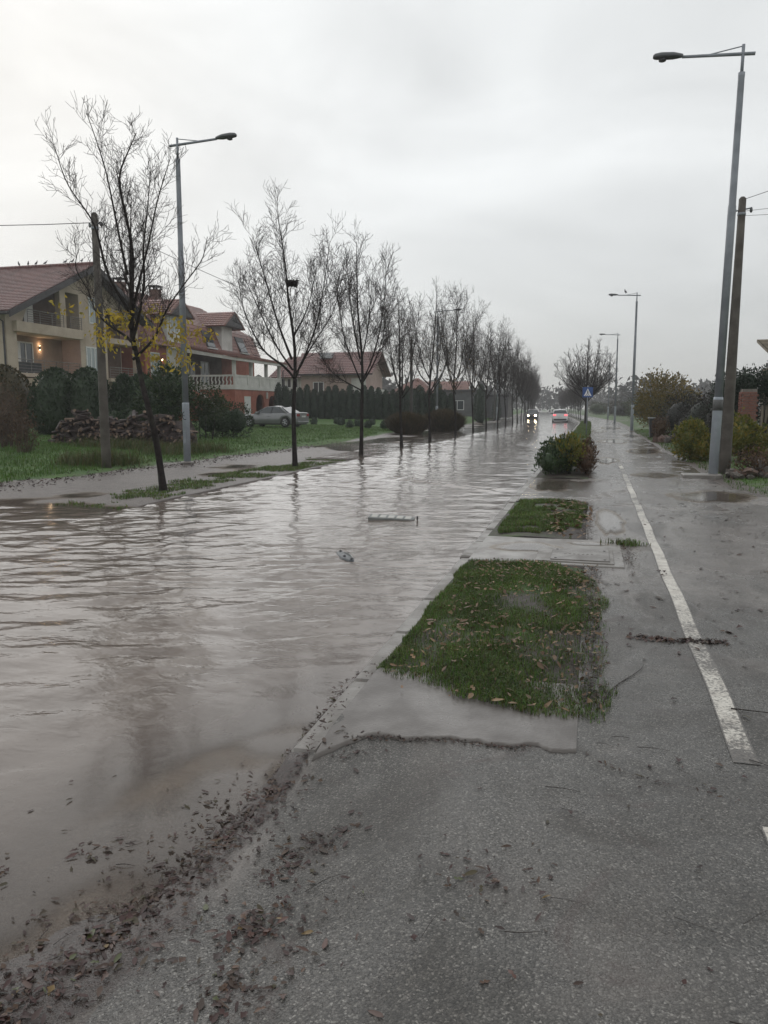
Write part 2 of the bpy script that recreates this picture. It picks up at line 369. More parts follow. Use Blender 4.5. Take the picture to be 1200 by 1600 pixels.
V = np.stack([XX, YY, ZZ], -1).reshape(-1, 3); i = (np.arange(len(yp)-1)[:, None]*nx+np.arange(nx-1)[None, :]).ravel(); F = np.stack([i, i+1, i+nx+1, i+nx], -1)
tag(mesh_obj('footpath', V, F, MAT_PATH, smooth=True, attrs={'silt': silt_path(V[:, 0]-off(V[:, 1]), V[:, 1])}), kind='structure')
strip('apron', np.linspace(-1.32, -.02, 24), np.arange(-3, 3.25, .1), MAT_PATH, lambda X, Y: path_z(X, Y)-.012*sst(-1.22, -1.32, X), silt_path, False)
strip('apron', np.concatenate([[-1.21], np.linspace(-1.185, -.02, 24)]), np.arange(3.2, 4.2, .1), MAT_PATH, lambda X, Y: np.where(X < -1.2, .0, path_z(X, Y)), silt_path, False)
# silted concrete lip between apron and verge
poly = [(-1.24, 3.10), (-1.12, 3.2), (-1.0, 3.36), (-.8, 3.375), (-.62, 3.40), (-.45, 3.405), (-.3, 3.39), (-.19, 3.44), (-.12, 3.42), (-.02, 3.43), (.0, 3.44), (.10, 4.05), (-.4, 4.2), (-1.20, 4.5)]
LIP = poly
_u = np.linspace(0, 1, 46); lo = np.array([q for q in poly if q[1] < 3.6]); lipx = np.linspace(-1.185, -.015, 160)
lower = np.interp(lipx, lo[:, 0], lo[:, 1])+.04*(fbm(lipx*9, lipx*0, 4, 15)-.5)*2
V = np.array([(x, y0+(4.3-y0)*t, 0) for x, y0 in zip(lipx, lower) for t in (0, 0, .05, .2, .5, 1)])
V[:, 2] = path_z(V[:, 0], V[:, 1])+.004; V[0::6, 2] -= .006
i = (np.arange(159)[:, None]*6+np.arange(5)[None, :]).ravel(); tag(mesh_obj('concrete_lip', V, np.stack([i, i+6, i+7, i+1], -1), MAT_MUDCONC, smooth=False), kind='structure')
# verge soil (raised bed between kerb and footpath)
def verge(y0, y1, name):
    yy = np.arange(y0, y1+.01, .12 if y1 < 30 else .6)
    V, F = grid_mesh(np.linspace(-1.19, -.02, 14), yy, lambda X, Y: .085+.05*np.sin(np.clip((X-off(Y)+1.19)/1.17, 0, 1)*math.pi)*.6+.02*(fbm(X*4, Y*4, 3, 2)-.5)-.06*sst(4.35, 3.98, Y))
    o = mesh_obj(name, V, F, MAT_VERGE, smooth=True, attrs={'mud': .45+.25*fbm(V[:, 0]*1.5, V[:, 1]*1.5, 3, 4)}); return tag(o, kind='structure')
verge(3.95, 7.74, 'verge'); verge(9.27, 13.1, 'verge'); verge(17.6, 420, 'verge')
# dropped crossing with silt between the beds
strip('crossing', np.linspace(-1.19, -.02, 12), np.arange(13.1, 17.61, .15), MAT_PATH, lambda X, Y: .095+.0*X, lambda X, Y: .7+0*X, False)
# concrete crossing slab with the inspection cover
MB().box(-1.185, .37, 7.74, 9.27, -.1, .108).build('concrete_slab', MAT_CONC, bevel=.008)['kind'] = 'structure'
# kerb of single stones
kerb = empty('kerb', (-1.26, 3.2, 0)); tag(kerb, kind='structure')
kme = None
y = 3.22
for i in range(46):
    zt = .052+.006*rng.standard_normal()
    if kme is None:
        k = MB().box(-.07, .07, 0, .972, -.2, .0).build('kerb_stone', MAT_KERB, kerb, bevel=.018); kme = k.data
    else:
        k = bpy.data.objects.new('kerb_stone', kme); COL.objects.link(k); k.parent = kerb
    k.location = (.0+.006*rng.standard_normal(), y-3.2, zt); k.rotation_euler = (.007*rng.standard_normal(), .03*rng.standard_normal(), .010*rng.standard_normal())
    y += 1.0
V, F = grid_mesh(np.array([-1.335, -1.33, -1.19, -1.185]), np.arange(y, 420, 3.0), lambda X, Y: np.where((X-off(Y) > -1.333) & (X-off(Y) < -1.187), .05, -.2))
tag(mesh_obj('kerb_run', V, F, MAT_KERB, kerb, origin=(-1.26, 3.2, 0)), kind='stuff')
# water sheet with real ripples
yw = [-4.0]
while yw[-1] < 420: yw.append(yw[-1]+max(.035, .0042*yw[-1]))
yw = np.array(yw); xw = np.concatenate([np.arange(-19, -9, .16), np.arange(-9, -1.25, .05)])
def wave(X, Y):
    dep = np.maximum(0, -depth_ground(X, Y)); a = sst(.006, .07, dep)
    wx = X+.35*(fbm(X*.8, Y*.8, 2, 41)-.5); wy = Y+.5*(fbm(X*.6, Y*.6, 2, 42)-.5)-.22*X
    def rn(a, f1, f2, sd):
        c_, s_ = math.cos(a), math.sin(a); return vnoise((wx*c_-wy*s_)*f1+sd, (wx*s_+wy*c_)*f2, sd)-.5
    h = .012*rn(.2, .9, 1.5, 51)+.016*rn(-.35, 1.7, 2.9, 52)+.012*rn(.5, 3.0, 4.6, 53)+.007*rn(-.15, 5.2, 8.0, 54)+.0036*rn(.3, 10, 14, 55)+.0016*rn(-.5, 20, 26, 56)*sst(12, 7, Y)
    r = np.abs(vnoise(wx*.7, wy*2.1, 61)-.5)*2; h += -.006*(1-np.clip(r*3.5, 0, 1))**2*.8
    fl_ = np.exp(-((Y-5.2)/2.6)**2); wz = Y-.28*X+.5*(fbm(X*.5, Y*.5, 3, 43)-.5); rd = 1-np.abs(vnoise(X*.45+3, wz*3.1, 62)-.5)*2; h = h+fl_*(.010*np.clip(rd-.75, 0, 1)*4*vnoise(X*.8, wz*1.1, 63)+.006*(vnoise(X*.7, wz*7.5, 64)-.5)+.0025*(vnoise(X*1.8, wz*19, 65)-.5))
    calm = .7+.5*sst(3.4, 8.5, Y)+.35*sst(-3.5, -6, X)*sst(6, 9, Y)*sst(24, 16, Y)
    patch = .45+1.1*fbm(X*.22, Y*.16, 2, 71)
    # a standing wave over the sunken kerb and eddies behind the floating things
    u = (X+4.65)/3.1; lineY = 18.05-2.65*u-.0*u
    st_ = np.where((u > -.25) & (u < 1.03), 1, 0)*np.sin(np.clip((u+.25)/1.28, 0, 1)*math.pi); dd = Y-lineY
    h2 = -.075*st_*np.exp(-(dd/.14)**2)+.05*st_*np.exp(-((dd+.3)/.2)**2)
    return a*(h*calm*patch+h2)
def depth_ground(X, Y):
    x = X-off(Y); return np.where(x > -7.36, road_z(X, Y), ground_z(X, Y))
V, F = grid_mesh(xw, yw, wave)
dep = np.maximum(0, V[:, 2]-depth_ground(V[:, 0], V[:, 1]))
tag(mesh_obj('flood_water', V, F, MAT_WATER, smooth=True, attrs={'depth': dep}), kind='structure')
# puddles standing on the footpath and slab
def puddle(cx, cy, rx, ry, z, seed):
    n = 40; P = [(cx, cy)]; 
    for k in range(n):
        a = 2*math.pi*k/n; q = .6+.8*float(fbm(np.array([2+1.6*math.cos(a)]), np.array([2+1.6*math.sin(a)]), 3, seed)[0]); P.append((cx+rx*q*math.cos(a), cy+ry*q*math.sin(a)))
    V = [(x, y, z) for x, y in P]; F = [(0, k+1, (k+1) % n+1) for k in range(n)]
    return tag(mesh_obj('puddle', V, F, MAT_WATER, attrs={'depth': [.02]+[.0]*n}), kind='structure')
def pz(x, y): return float(path_z(np.array([x]), np.array([y]))[0])
for i, (x, y, rx, ry) in enumerate([(2.15, 14.6, .75, .9), (.3, 10.9, .2, 1.3), (1.9, 29.5, .55, 1.9), (.45, 24, .4, 1.6), (1.5, 19, .55, .8), (1.2, 38, .8, 2.4), (2.2, 46, .5, 2.5), (.5, 55, .5, 3), (-.75, 15.8, .35, 1.1), (1.5, 64, .8, 3.5)]): puddle(x, y, rx, ry, pz(x, y)+.006, 100+i)
puddle(-.62, 8.62, .42, .34, .1125, 131); puddle(.02, 8.98, .26, .13, .1125, 133);
# worn white line
def paint_mat():
    s = NT('worn_white_paint'); v = s.pos()
    w = s.math('ADD', s.noise(v, 55, 5, .75), s.math('MULTIPLY', s.noise(v, 2.3, 5, .6), .7)); e = s.attr('edge')
    k = s.mr(s.math('ADD', w, e), .58, .78, 1, 0)
    wh = s.mix(s.mr(s.noise(v, 9, 6, .65), .35, .7), (.62, .59, .53), (.42, .385, .34))
    cell = s.vor(v, 105, out='Color'); sep = s.N('ShaderNodeSeparateColor'); s.L(cell, sep.inputs[0])
    base = s.mix(sep.outputs[0], (.06, .056, .052), (.15, .135, .122))
    s.set(col=s.mix(k, base, wh), rough=.42, nrm=s.bump(s.vor(v, 105), .4, .003)); return s.m
MAT_LINE = paint_mat()
def line(y0, y1):
    yy = np.arange(y0, y1+.001, .08 if y1 < 20 else .15); xs_ = np.array([0, .08, .92, 1])
    X = np.zeros((len(yy), 4)); Y = np.repeat(yy[:, None], 4, 1)
    for i, y in enumerate(yy): X[i] = .645+.0048*y+xs_*.112+.006*math.sin(y*3.1)
    Z = path_z(X, Y)+.003; V = np.stack([X, Y, Z], -1).reshape(-1, 3)
    i = (np.arange(len(yy)-1)[:, None]*4+np.arange(3)[None, :]).ravel(); F = np.stack([i, i+1, i+5, i+4], -1)
    e = np.tile([.34, -.20, -.20, .34], len(yy)); ye = V[:, 1]; e = e+.8*sst(y0+.22, y0-.03, ye)+.25*sst(15, 34, ye)+.3*(fbm(ye*.6, ye*0, 3, 91)-.5)
    tag(mesh_obj('white_line', V, F, MAT_LINE, attrs={'edge': e}), kind='structure')
line(3.5, 33); line(-2.0, 3.02)

# ------------------------------------------------------------------ bare trees
MAT_BARK = pm('wet_dark_bark', (.028, .023, .021), (.015, .012, .012), 9, .8, .6, 30, dirt=(.036, .037, .026), spec=.2)
MAT_TWIG = pm('twigs', (.058, .048, .045), (.038, .031, .03), 5, .8, spec=.2)
class Tubes:
    def __init__(s): s.V = []; s.F3 = []; s.n = 0
    def add(s, P, r, n=3):
        P = np.asarray(P, float); k = len(P); r = np.asarray(r, float)
        T = np.gradient(P, axis=0); T /= np.linalg.norm(T, axis=1)[:, None]+1e-9
        a = np.where(np.abs(T[:, 2:3]) < .9, np.array([[0, 0, 1.]]), np.array([[1., 0, 0]]))
        u = np.cross(T, a); u /= np.linalg.norm(u, axis=1)[:, None]+1e-9; v = np.cross(T, u)
        an = 2*np.pi*np.arange(n)/n
        ring = P[:, None, :]+(u[:, None, :]*np.cos(an)[None, :, None]+v[:, None, :]*np.sin(an)[None, :, None])*r[:, None, None]
        s.V.append(ring.reshape(-1, 3)); i = np.arange(k-1)[:, None]*n; j = np.arange(n)[None, :]; j2 = (np.arange(n)+1)[None, :] % n
        s.F3.append((np.stack([i+j, i+j2, i+n+j2, i+n+j], -1)+s.n).reshape(-1, 4)); s.n += k*n
    def build(s, name, mat, parent):
        return mesh_obj(name, np.concatenate(s.V), np.concatenate(s.F3), mat, parent, smooth=True)
def polyline_at(P, t):
    k = (len(P)-1)*t; i = min(int(k), len(P)-2); f = k-i; return P[i]*(1-f)+P[i+1]*f, P[i+1]-P[i]
def smooth_poly(P, n):
    P = np.asarray(P, float); c = np.concatenate([[0], np.cumsum(np.linalg.norm(np.diff(P, axis=0), axis=1))]); q = np.linspace(0, c[-1], n)
    Q = np.stack([np.interp(q, c, P[:, k]) for k in range(3)], -1)
    for _ in range(2): Q[1:-1] = .5*Q[1:-1]+.25*(Q[:-2]+Q[2:])
    return Q
def bare_tree(name, limbs, seed, spacing=(.125, .10, .095), lens=(1.15, .72, .42), rmin=.0036, upb=.65, levels=3, trunk_r=.085):
    """limbs: list of (points, r0, r1); first is the trunk with its leader"""
    rg = np.random.default_rng(seed); root = empty(name)
    tb, cb = Tubes(), Tubes(); tips = []
    def grow(P, r0, r1, lev, t0):
        Lp = float(np.sum(np.linalg.norm(np.diff(P, axis=0), axis=1))); n = max(2, int(Lp*(1-t0)/spacing[lev]))
        for i in range(n):
            t = t0+(1-t0)*(i+rg.random())/n; t = min(t, .985)
            p, d = polyline_at(P, t); d = d/(np.linalg.norm(d)+1e-9)
            side = np.cross(d, rg.standard_normal(3)); side /= np.linalg.norm(side)+1e-9
            an = rg.uniform(.45, .85) if lev == 0 else rg.uniform(.55, 1.1); dr = d*math.cos(an)+side*math.sin(an); dr[2] += .25*upb
            dr /= np.linalg.norm(dr)
            ln = lens[lev]*rg.uniform(.45, 1.15)*(1.1-.55*t)*min(1, .5+Lp/2)
            m = 5 if lev < 2 else 4; Q = [p]
            for k in range(m-1):
                dr = dr+np.array([0, 0, .16*upb])+rg.standard_normal(3)*.13; dr /= np.linalg.norm(dr); Q.append(Q[-1]+dr*ln/(m-1))
            Q = np.array(Q); ra = max(rmin*1.1, min((r0+(r1-r0)*t)*.5, .006+ln*.006)); rb = rmin*.75
            cb.add(Q, np.linspace(ra, rb, m), 3 if lev else 4)
            if lev+1 < levels: grow(Q, ra, rb, lev+1, .12)
            tips.append(Q[-1])
    for k, (P, r0, r1) in enumerate(limbs):
        Q = smooth_poly(P, max(8, len(P)*3)); nq = len(Q)
        rr = np.interp(np.linspace(0, 1, nq), [0, .06, .35, 1] if k == 0 else [0, .1, .5, 1], [r0*1.35, r0, r0*.72, r1] if k == 0 else [r0*1.1, r0, r0*.6, r1])
        tb.add(Q, rr, 9 if k == 0 else 6); grow(Q, r0*.7, r1, 0, .42 if k == 0 else .16)
    tb.build('trunk', MAT_BARK, root); cb.build('crown', MAT_TWIG, root)
    return root, tips
def limb(pts, r0, r1, rg, dep=0.0):
    P = []
    for i, (x, z) in enumerate(pts): P.append((x, dep*i/max(1, len(pts)-1)+rg.normal(0, .03)*i, z))
    return (np.array(P), r0, r1)
rg = np.random.default_rng(3)
T1 = [[(.0, -.1), (-.03, .4), (-.08, 1.12), (-.15, 1.81), (-.41, 2.31), (-.58, 2.69), (-.6, 3.0), (-.6, 3.9), (-.62, 4.78), (-.6, 5.96), (-.8, 7.1)],
      [(-.6, 2.95), (-.72, 3.05), (-1.23, 3.26), (-1.65, 3.56), (-1.86, 3.96), (-2.0, 4.4), (-2.05, 4.8)],
      [(-.59, 3.36), (-.52, 3.97), (-.34, 4.77), (-.15, 5.73), (.1, 6.6)],
      [(-.57, 2.95), (-.29, 3.39), (.04, 4.03), (.15, 4.54), (.37, 5.31), (.66, 5.85)],
      [(-.58, 2.6), (-.4, 2.72), (-.1, 3.05), (.23, 3.58), (.68, 4.2), (1.05, 4.53), (1.33, 4.9)],
      [(-.6, 3.49), (-.84, 3.86), (-1.08, 4.2), (-1.31, 5.21), (-1.76, 5.84), (-2.09, 6.55)],
      [(-.62, 4.22), (-.74, 5.18), (-.83, 6.16), (-.98, 7.0)],
      [(-.6, 3.2), (-.45, 3.7), (-.4, 4.6), (-.2, 5.6)], [(-.55, 2.8), (-.8, 3.2), (-.9, 4.0), (-1.4, 4.6)]]
T2 = [[(.0, -.1), (-.03, .8), (-.05, 1.7), (.02, 2.55), (-.02, 3.4), (-.05, 4.5), (-.15, 5.6), (-.3, 6.9)],
      [(-.0, 2.5), (-.35, 2.85), (-.9, 3.15), (-1.35, 3.65), (-1.75, 4.5), (-2.1, 5.4)],
      [(.02, 2.5), (.25, 3.1), (.5, 3.9), (.65, 4.9), (.8, 6.3)], [(-.05, 3.0), (-.3, 3.9), (-.45, 4.9), (-.75, 6.2)],
      [(.02, 2.4), (.18, 2.9), (.55, 3.5), (1.05, 4.3), (1.25, 5.3)], [(0, 3.6), (.25, 4.4), (.35, 5.6)], [(-.02, 2.7), (-.4, 3.3), (-.75, 4.2), (-1.1, 5.2)]]
T3 = [[(.0, -.1), (.02, .9), (.03, 1.9), (.05, 2.6), (.0, 3.6), (-.05, 5.0), (-.1, 7.4)],
      [(.03, 2.3), (-.4, 2.5), (-.95, 2.75), (-1.5, 3.2), (-1.85, 3.9)], [(.05, 2.5), (-.25, 3.2), (-.6, 4.1), (-.8, 5.3), (-.95, 6.4)],
      [(.05, 2.6), (.35, 3.3), (.6, 4.4), (.75, 5.8), (.7, 7.1)], [(.05, 2.55), (.5, 3.1), (.95, 4.0), (1.2, 5.2)], [(0, 3.2), (.2, 4.4), (.3, 6.6)], [(-.02, 3.4), (-.3, 4.8), (-.45, 6.9)]]
def gen_limbs(seed, H, fork=2.3, n=7, spread=1.0, r=.075):
    g = np.random.default_rng(seed); z = [-.1, fork*.5, fork, (fork+H)/2, H]; lm = [(np.array([(g.normal(0, .05)*i, g.normal(0, .05)*i, zz) for i, zz in enumerate(z)]), r, .012)]
    for k in range(n):
        a = 2*math.pi*(k+g.random()*.7)/n; z0 = fork*g.uniform(.92, 1.35); R_ = spread*g.uniform(.7, 1.25); hh = H*g.uniform(.72, .98)
        pts = [(0, 0, z0)]+[(math.cos(a+.2*q)*R_*q**.6*1.1, math.sin(a+.2*q)*R_*q**.6*1.1, z0+(hh-z0)*q**1.15) for q in (.2, .45, .75, 1)]
        lm.append((np.array(pts), r*g.uniform(.34, .48), .007))
    return lm
def round_limbs(seed):
    g = np.random.default_rng(seed); lm = [(np.array([(0, 0, -.1), (.02, 0, 1.2), (.0, 0, 2.2), (0, .05, 5), (0, 0, 8.0)]), .17, .02)]
    for k in range(30):
        a = k*2.4; th = math.radians(8+88*math.sqrt((k+.5)/30)); rr = g.uniform(2.6, 3.1); z0 = g.uniform(1.9, 3.6); e_ = np.array([math.sin(th)*math.cos(a)*rr, math.sin(th)*math.sin(a)*rr, 4.9+math.cos(th)*rr*1.0])
        b = np.array([0, 0, z0]); m1 = b+(e_-b)*[.55, .55, .35]; m2 = b+(e_-b)*[.85, .85, .7]; lm.append((np.array([b, m1, m2, e_]), .05, .012))
    return lm
TG = 'bare roadside trees in the flooded verge'
def limbset(T, dep, r): 
    g = np.random.default_rng(len(T)+5); out = []
    if T is T1: T = [[(x if (k == 0 or i == 0) else -.6+(x+.6)*.82, z) for i, (x, z) in enumerate(l)] for k, l in enumerate(T)]
    for k, l in enumerate(T): out.append(limb(l, r if k == 0 else r*g.uniform(.36, .48), .008 if k == 0 else .006, g, 0 if k == 0 else g.uniform(-1, 1)*dep))
    return out
t1, tips1 = bare_tree('bare_tree', limbset(T1, .9, .068), 21, rmin=.0036, lens=(.95, .6, .42))
t1.location = (-8.2, 13.6, 0); tag(t1, 'young tree with a bent trunk and a few yellow leaves on the grassy strip', 'tree', TG)
t2, _ = bare_tree('bare_tree', limbset(T2, 1.1, .07), 22, rmin=.0042); t2.location = (-8.05, 20.3, 0); tag(t2, 'bare tree with a dark bird nest in its fork', 'tree', TG)
t3, _ = bare_tree('bare_tree', limbset(T3, 1.1, .072), 23, rmin=.0048); t3.location = (-8.0, 26.6, -.02); tag(t3, 'bare tree with a long low limb reaching towards the pink house', 'tree', TG)
protos = []
for k, (H, sp) in enumerate([(6.3, .85), (7.4, 1.25), (8.3, 1.35), (8.6, 1.1)]):
    r_, _ = bare_tree('bare_tree', gen_limbs(40+k, H, 2.2+.2*k, 6+k, sp, .07), 60+k, spacing=(.22, .16, .14), rmin=.0052, lens=(1.5, .9, .5)); protos.append(r_)
dens, _ = bare_tree('bare_tree', round_limbs(77), 78, spacing=(.24, .17, .14), rmin=.010, lens=(1.15, .85, .5))
used = set()
def plant(k, x, y, s, rz, label, z=-.04):
    o = protos[k] if k not in used else copy_tree(protos[k]); used.add(k)
    o.location = (x, y, z); o.rotation_euler = (0, 0, rz); o.scale = (s, s, s); tag(o, label, 'tree', TG); return o
plant(0, -7.95, 32.6, 1.0, .4, 'slim bare tree standing in water next to a concrete pole')
plant(1, -7.85, 38.2, 1.0, 1.9, 'bare tree standing in water in front of the brown grass clumps')
plant(2, -8.0, 46.6, 1.0, .2, 'bare tree with steep forked limbs standing in water behind the brown grass clumps')
ylist = [54.5, 61.4, 67.5, 75, 83]
for i, yy in enumerate(ylist): plant([3, 1, 3, 2, 1][i], -8.1+rng.normal(0, .1), yy, rng.uniform(.92, 1.08), i*1.7, 'bare tree in the left row between the brown grass clumps and the oncoming car')
yy = 90.0; i = 0
while yy < 215:
    plant([3, 2, 1, 3][i % 4], -8.2+float(off(yy)), yy, rng.uniform(.9, 1.05), i*2.3, 'far bare tree in the left row by the bend'); yy += 7.2; i += 1
dens.location = (-.55, 78, 0); tag(dens, 'large dense bare tree behind the blue crossing sign', 'tree')
yy = 104.0; i = 0
while yy < 230:
    o = plant([1, 3, 2][i % 3], -.9+float(off(yy)), yy, rng.uniform(.62, .8), i*1.3, 'far bare tree in the right row by the bend', .05); yy += 7.5; i += 1
# yellow leaves left on the first tree
def leaf_cards(P, size, rg_, aspect=.45, up=None, fold=.18, jit=.3):
    """one folded leaf of two quads (8 verts shared 6) per point"""
    n = len(P); P = np.asarray(P, float); d = rg_.standard_normal((n, 3)); 
    if up is not None: d = d*jit+up
    d /= np.linalg.norm(d, axis=1)[:, None]; q = rg_.standard_normal((n, 3)); s = np.cross(d, q); s /= np.linalg.norm(s, axis=1)[:, None]; nn = np.cross(d, s)
    L_ = (size*rg_.uniform(.6, 1.3, n))[:, None]; Wd = L_*aspect
    v = [P, P+d*L_*.5+s*Wd*.5+nn*L_*fold, P+d*L_, P+d*L_*.5-s*Wd*.5+nn*L_*fold]
    V = np.stack(v, 1).reshape(-1, 3); i = np.arange(n)*4
    return V, np.concatenate([np.stack([i, i+1, i+2], -1), np.stack([i, i+2, i+3], -1)])
MAT_YLEAF = leafmat('yellow_leaves', [(.5, .36, .035), (.6, .45, .06), (.42, .36, .07), (.4, .25, .04)], .5, .4)
g = np.random.default_rng(5); C = [(-1.0, 3.0), (-.9, 3.35), (-1.25, 3.5), (-.6, 3.4), (.1, 3.15), (.35, 3.3), (.5, 3.25), (.65, 3.15), (.35, 2.75), (.45, 2.55), (.25, 3.0), (-1.5, 3.2), (-.35, 3.6), (-1.9, 3.6), (.0, 2.6), (-1.2, 2.85), (-.4, 2.95)]
P = np.concatenate([np.array([x, g.normal(0, .3), z])+g.standard_normal((int(g.integers(16, 55)), 3))*[.13, .15, .09] for x, z in C])
V, F = leaf_cards(P, .11, g, .45, up=np.array([0, 0, -.6]), jit=.6); mesh_obj('yellow_leaves', V, F, MAT_YLEAF, t1)
MAT_OLEAF = leafmat('withered_leaves', [(.14, .085, .03), (.09, .07, .025), (.2, .12, .035)], .6, .3)
g = np.random.default_rng(6)
for o in (protos[1], protos[2]):
    pp = np.stack([g.normal(0, .8, 260), g.normal(0, .8, 260), g.uniform(2.6, 5.2, 260)], -1); V, F = leaf_cards(pp, .10, g, .45); mesh_obj('withered_leaves', V, F, MAT_OLEAF, o)
# nest
tb = Tubes(); g = np.random.default_rng(8)
for k in range(130):
    a = g.uniform(0, 6.28); r = g.uniform(.03, .13); p = np.array([math.cos(a)*r, math.sin(a)*r, g.uniform(-.06, .05)+.3*r]); d = np.array([-math.sin(a), math.cos(a), g.normal(0, .3)])*.14
    tb.add([p-d, p, p+d], [.008, .009, .006], 3)
o = tb.build('bird_nest', MAT_TWIG, None); o.location = (-8.05, 20.3, 5.02); tag(o, 'dark twig bird nest high in a bare tree', 'nest')

# ------------------------------------------------------------------ street lamps, poles, cables
MAT_STEEL = pm('galvanised_steel', (.34, .37, .41), (.27, .295, .33), 2.2, .45, .1, 30, metal=.15, dirt=(.12, .125, .125))
MAT_STEEL_D = pm('dark_galvanised_steel', (.26, .28, .31), (.2, .215, .24), 2.2, .45, metal=.15)
MAT_HEAD = pm('lamp_housing', (.10, .105, .11), (.075, .08, .085), 4, .4)
s = NT('lamp_glass'); s.set(col=(.05, .05, .052), rough=.12); MAT_LENS = s.m
MAT_BLACK = pm('black_marker', (.012, .012, .014), None, 6, .5)
MAT_CABLE = pm('cable_rubber', (.014, .014, .015), None, 6, .5)
def lamp(far=False):
    root = empty('street_lamp')
    MB().lathe([(.105, -.3), (.105, 1.75), (.10, 1.8)], n=14).build('lower_pole', MAT_STEEL, root, True)
    MB().lathe([(.09, 1.75), (.085, 5.9), (.076, 5.95), (.066, 8.55), (.07, 8.56), (.07, 8.64), (.03, 8.65)], n=14).build('upper_pole', MAT_STEEL_D, root, True)
    MB().lathe([(.034, 8.6), (.034, 9.2)], n=10).build('spigot', MAT_STEEL_D, root, True)
    MB().tube([(-.24, 0, 9.0), (1.22, 0, 9.07)], [.036, .03], 10).build('arm', MAT_STEEL_D, root, True)
    MB().tube([(0, 0, 9.17), (.72, .0, 9.055)], .012, 6).build('brace', MAT_STEEL_D, root)
    m_ = MB(); pr = [(0, .04, .045), (.06, .06, .06), (.2, .11, .085), (.45, .115, .09), (.58, .09, .07), (.62, .05, .04)]
    V = []; n = 12
    for x, w, h in pr:
        for k in range(n):
            a = 2*math.pi*k/n; V.append((1.2+x, w*math.cos(a), 9.085+x*.05+(h if math.sin(a) > 0 else h*.55)*math.sin(a)))
    F = [(i*n+k, i*n+(k+1) % n, (i+1)*n+(k+1) % n, (i+1)*n+k) for i in range(len(pr)-1) for k in range(n)]+[tuple(range(n))[::-1], tuple(range((len(pr)-1)*n, len(pr)*n))]
    h = m_.add(V, F).build('lamp_head', MAT_HEAD, root, True)
    MB().lathe([(.085, 0), (.075, -.03), (.03, -.045)], (1.62, 0, 9.05), 12).build('lens', MAT_LENS, h, True)
    MB().box(-.05, .05, -.112, -.1, .6, .95).build('hatch', MAT_STEEL_D, root)
    MB().lathe([(.2, -.1), (.2, .04), (.17, .07), (.11, .075)], n=14).build('foot', MAT_KERB, root)
    return root
LG = 'street lamps along the road'
lp = lamp()
spots = [(-11.6, 20.6, 0, 'grey street lamp with a black mark, beside the firewood pile'), (2.72, 18.85, math.pi, 'tall grey street lamp beside the brown utility pole'),
         (-11.7, 59.5, 0, 'street lamp behind the brown grass clumps among bare trees'), (-11.9, 101, 0, 'distant street lamp among the far left trees'),
         (2.65, 55, math.pi, 'street lamp by the yellowing shrub along the footpath'), (2.3, 83, math.pi, 'street lamp beside the large dense bare tree'), (2.2, 113, math.pi, 'most distant street lamp beyond the dense tree')]
for i, (x, y, rz_, lb) in enumerate(spots):
    o = lp if i == 0 else copy_tree(lp); o.location = (x, y, gz(x, y)); o.rotation_euler = (0, R(.9) if i == 1 else R(.15), rz_); tag(o, lb, 'street lamp', LG)
    if i == 1: o.rotation_euler = (0, R(-.75), rz_); o.location.z = .1
# painted black mark on the left lamp (a half ring with a bar)
mk = MB()
def on_pole(a, z, r=.1085): return (r*math.sin(a), -r*math.cos(a), z)
for a0 in range(100, 285, 12):
    c = [(.25+.85*math.cos(R(a0)), 1.42+.115*math.sin(R(a0))), (.25+.85*math.cos(R(a0+12)), 1.42+.115*math.sin(R(a0+12)))]
    mk.tube([on_pole(*c[0]), on_pole(*c[1])], .011, 5)
mk.tube([on_pole(-.45, 1.42), on_pole(.15, 1.415)], .009, 5); mk.build('painted_mark', MAT_BLACK, lp)
# dark band and clamps on the right lamp pole belong to that lamp
rl = [o for o in COL.objects if o.get('label', '').startswith('tall grey street lamp')][0]
MB().lathe([(.108, 1.5), (.108, 1.74), (.1, 1.745)], n=14).build('worn_band', pm('worn_band', (.07, .07, .068), (.12, .12, .12), 8, .6), rl, True)
MAT_POLEW = pm('weathered_pole_wood', (.095, .083, .07), (.062, .053, .045), 3, .7, .5, 25, dirt=(.05, .047, .04))
MAT_POLED = pm('dark_tarred_pole', (.06, .055, .05), (.042, .038, .035), 3, .7, .4, 25)
def upole(x, y, h, r0, r1, mat, label, cross=True):
    root = empty('utility_pole', (x, y, gz(x, y)))
    MB().lathe([(r0, -.4), (r0*.98, .5), ((r0+r1)/2, h*.5), (r1, h-.05), (r1*.5, h)], n=14).build('shaft', mat, root, True)
    if cross:
        MB().tube([(-.16, -.02, h-.32), (.2, 0, h-.26)], .018, 6).build('bracket', MAT_STEEL_D, root)
        for sx_ in (-.15, .2): MB().lathe([(.02, -.06), (.035, -.02), (.03, .03), (.015, .06)], (sx_, 0, h-.3), 8).build('insulator', MAT_HEAD, root, True)
        MB().lathe([(r1*1.14, h-.42), (r1*1.14, h-.36)], n=14).build('band', MAT_STEEL_D, root, True)
    return tag(root, label, 'utility pole', 'utility poles along the street')
upole(-12.42, 17.8, 6.5, .125, .085, MAT_POLEW, 'brown utility pole standing in tall grass before the woodpile')
pr_ = upole(3.17, 20.2, 6.45, .14, .082, MAT_POLEW, 'brown utility pole leaning close to the tall right lamp')
pr_.rotation_euler = (0, R(.4), 0)
MB().tube([(-.17, -.03, 3.6), (-.2, -.05, 4.2), (-.16, -.05, 4.6), (-.19, -.02, 4.2), (-.16, 0, 3.5), (-.17, 0, .3)], .02, 6).build('cable_loop', MAT_CABLE, pr_)
upole(-12.48, 54, 6.5, .13, .09, MAT_POLED, 'thin grey pole in water beside the brown grass clumps'); upole(-12.6, 104, 6.4, .13, .09, MAT_POLED, 'far utility pole among the left trees')
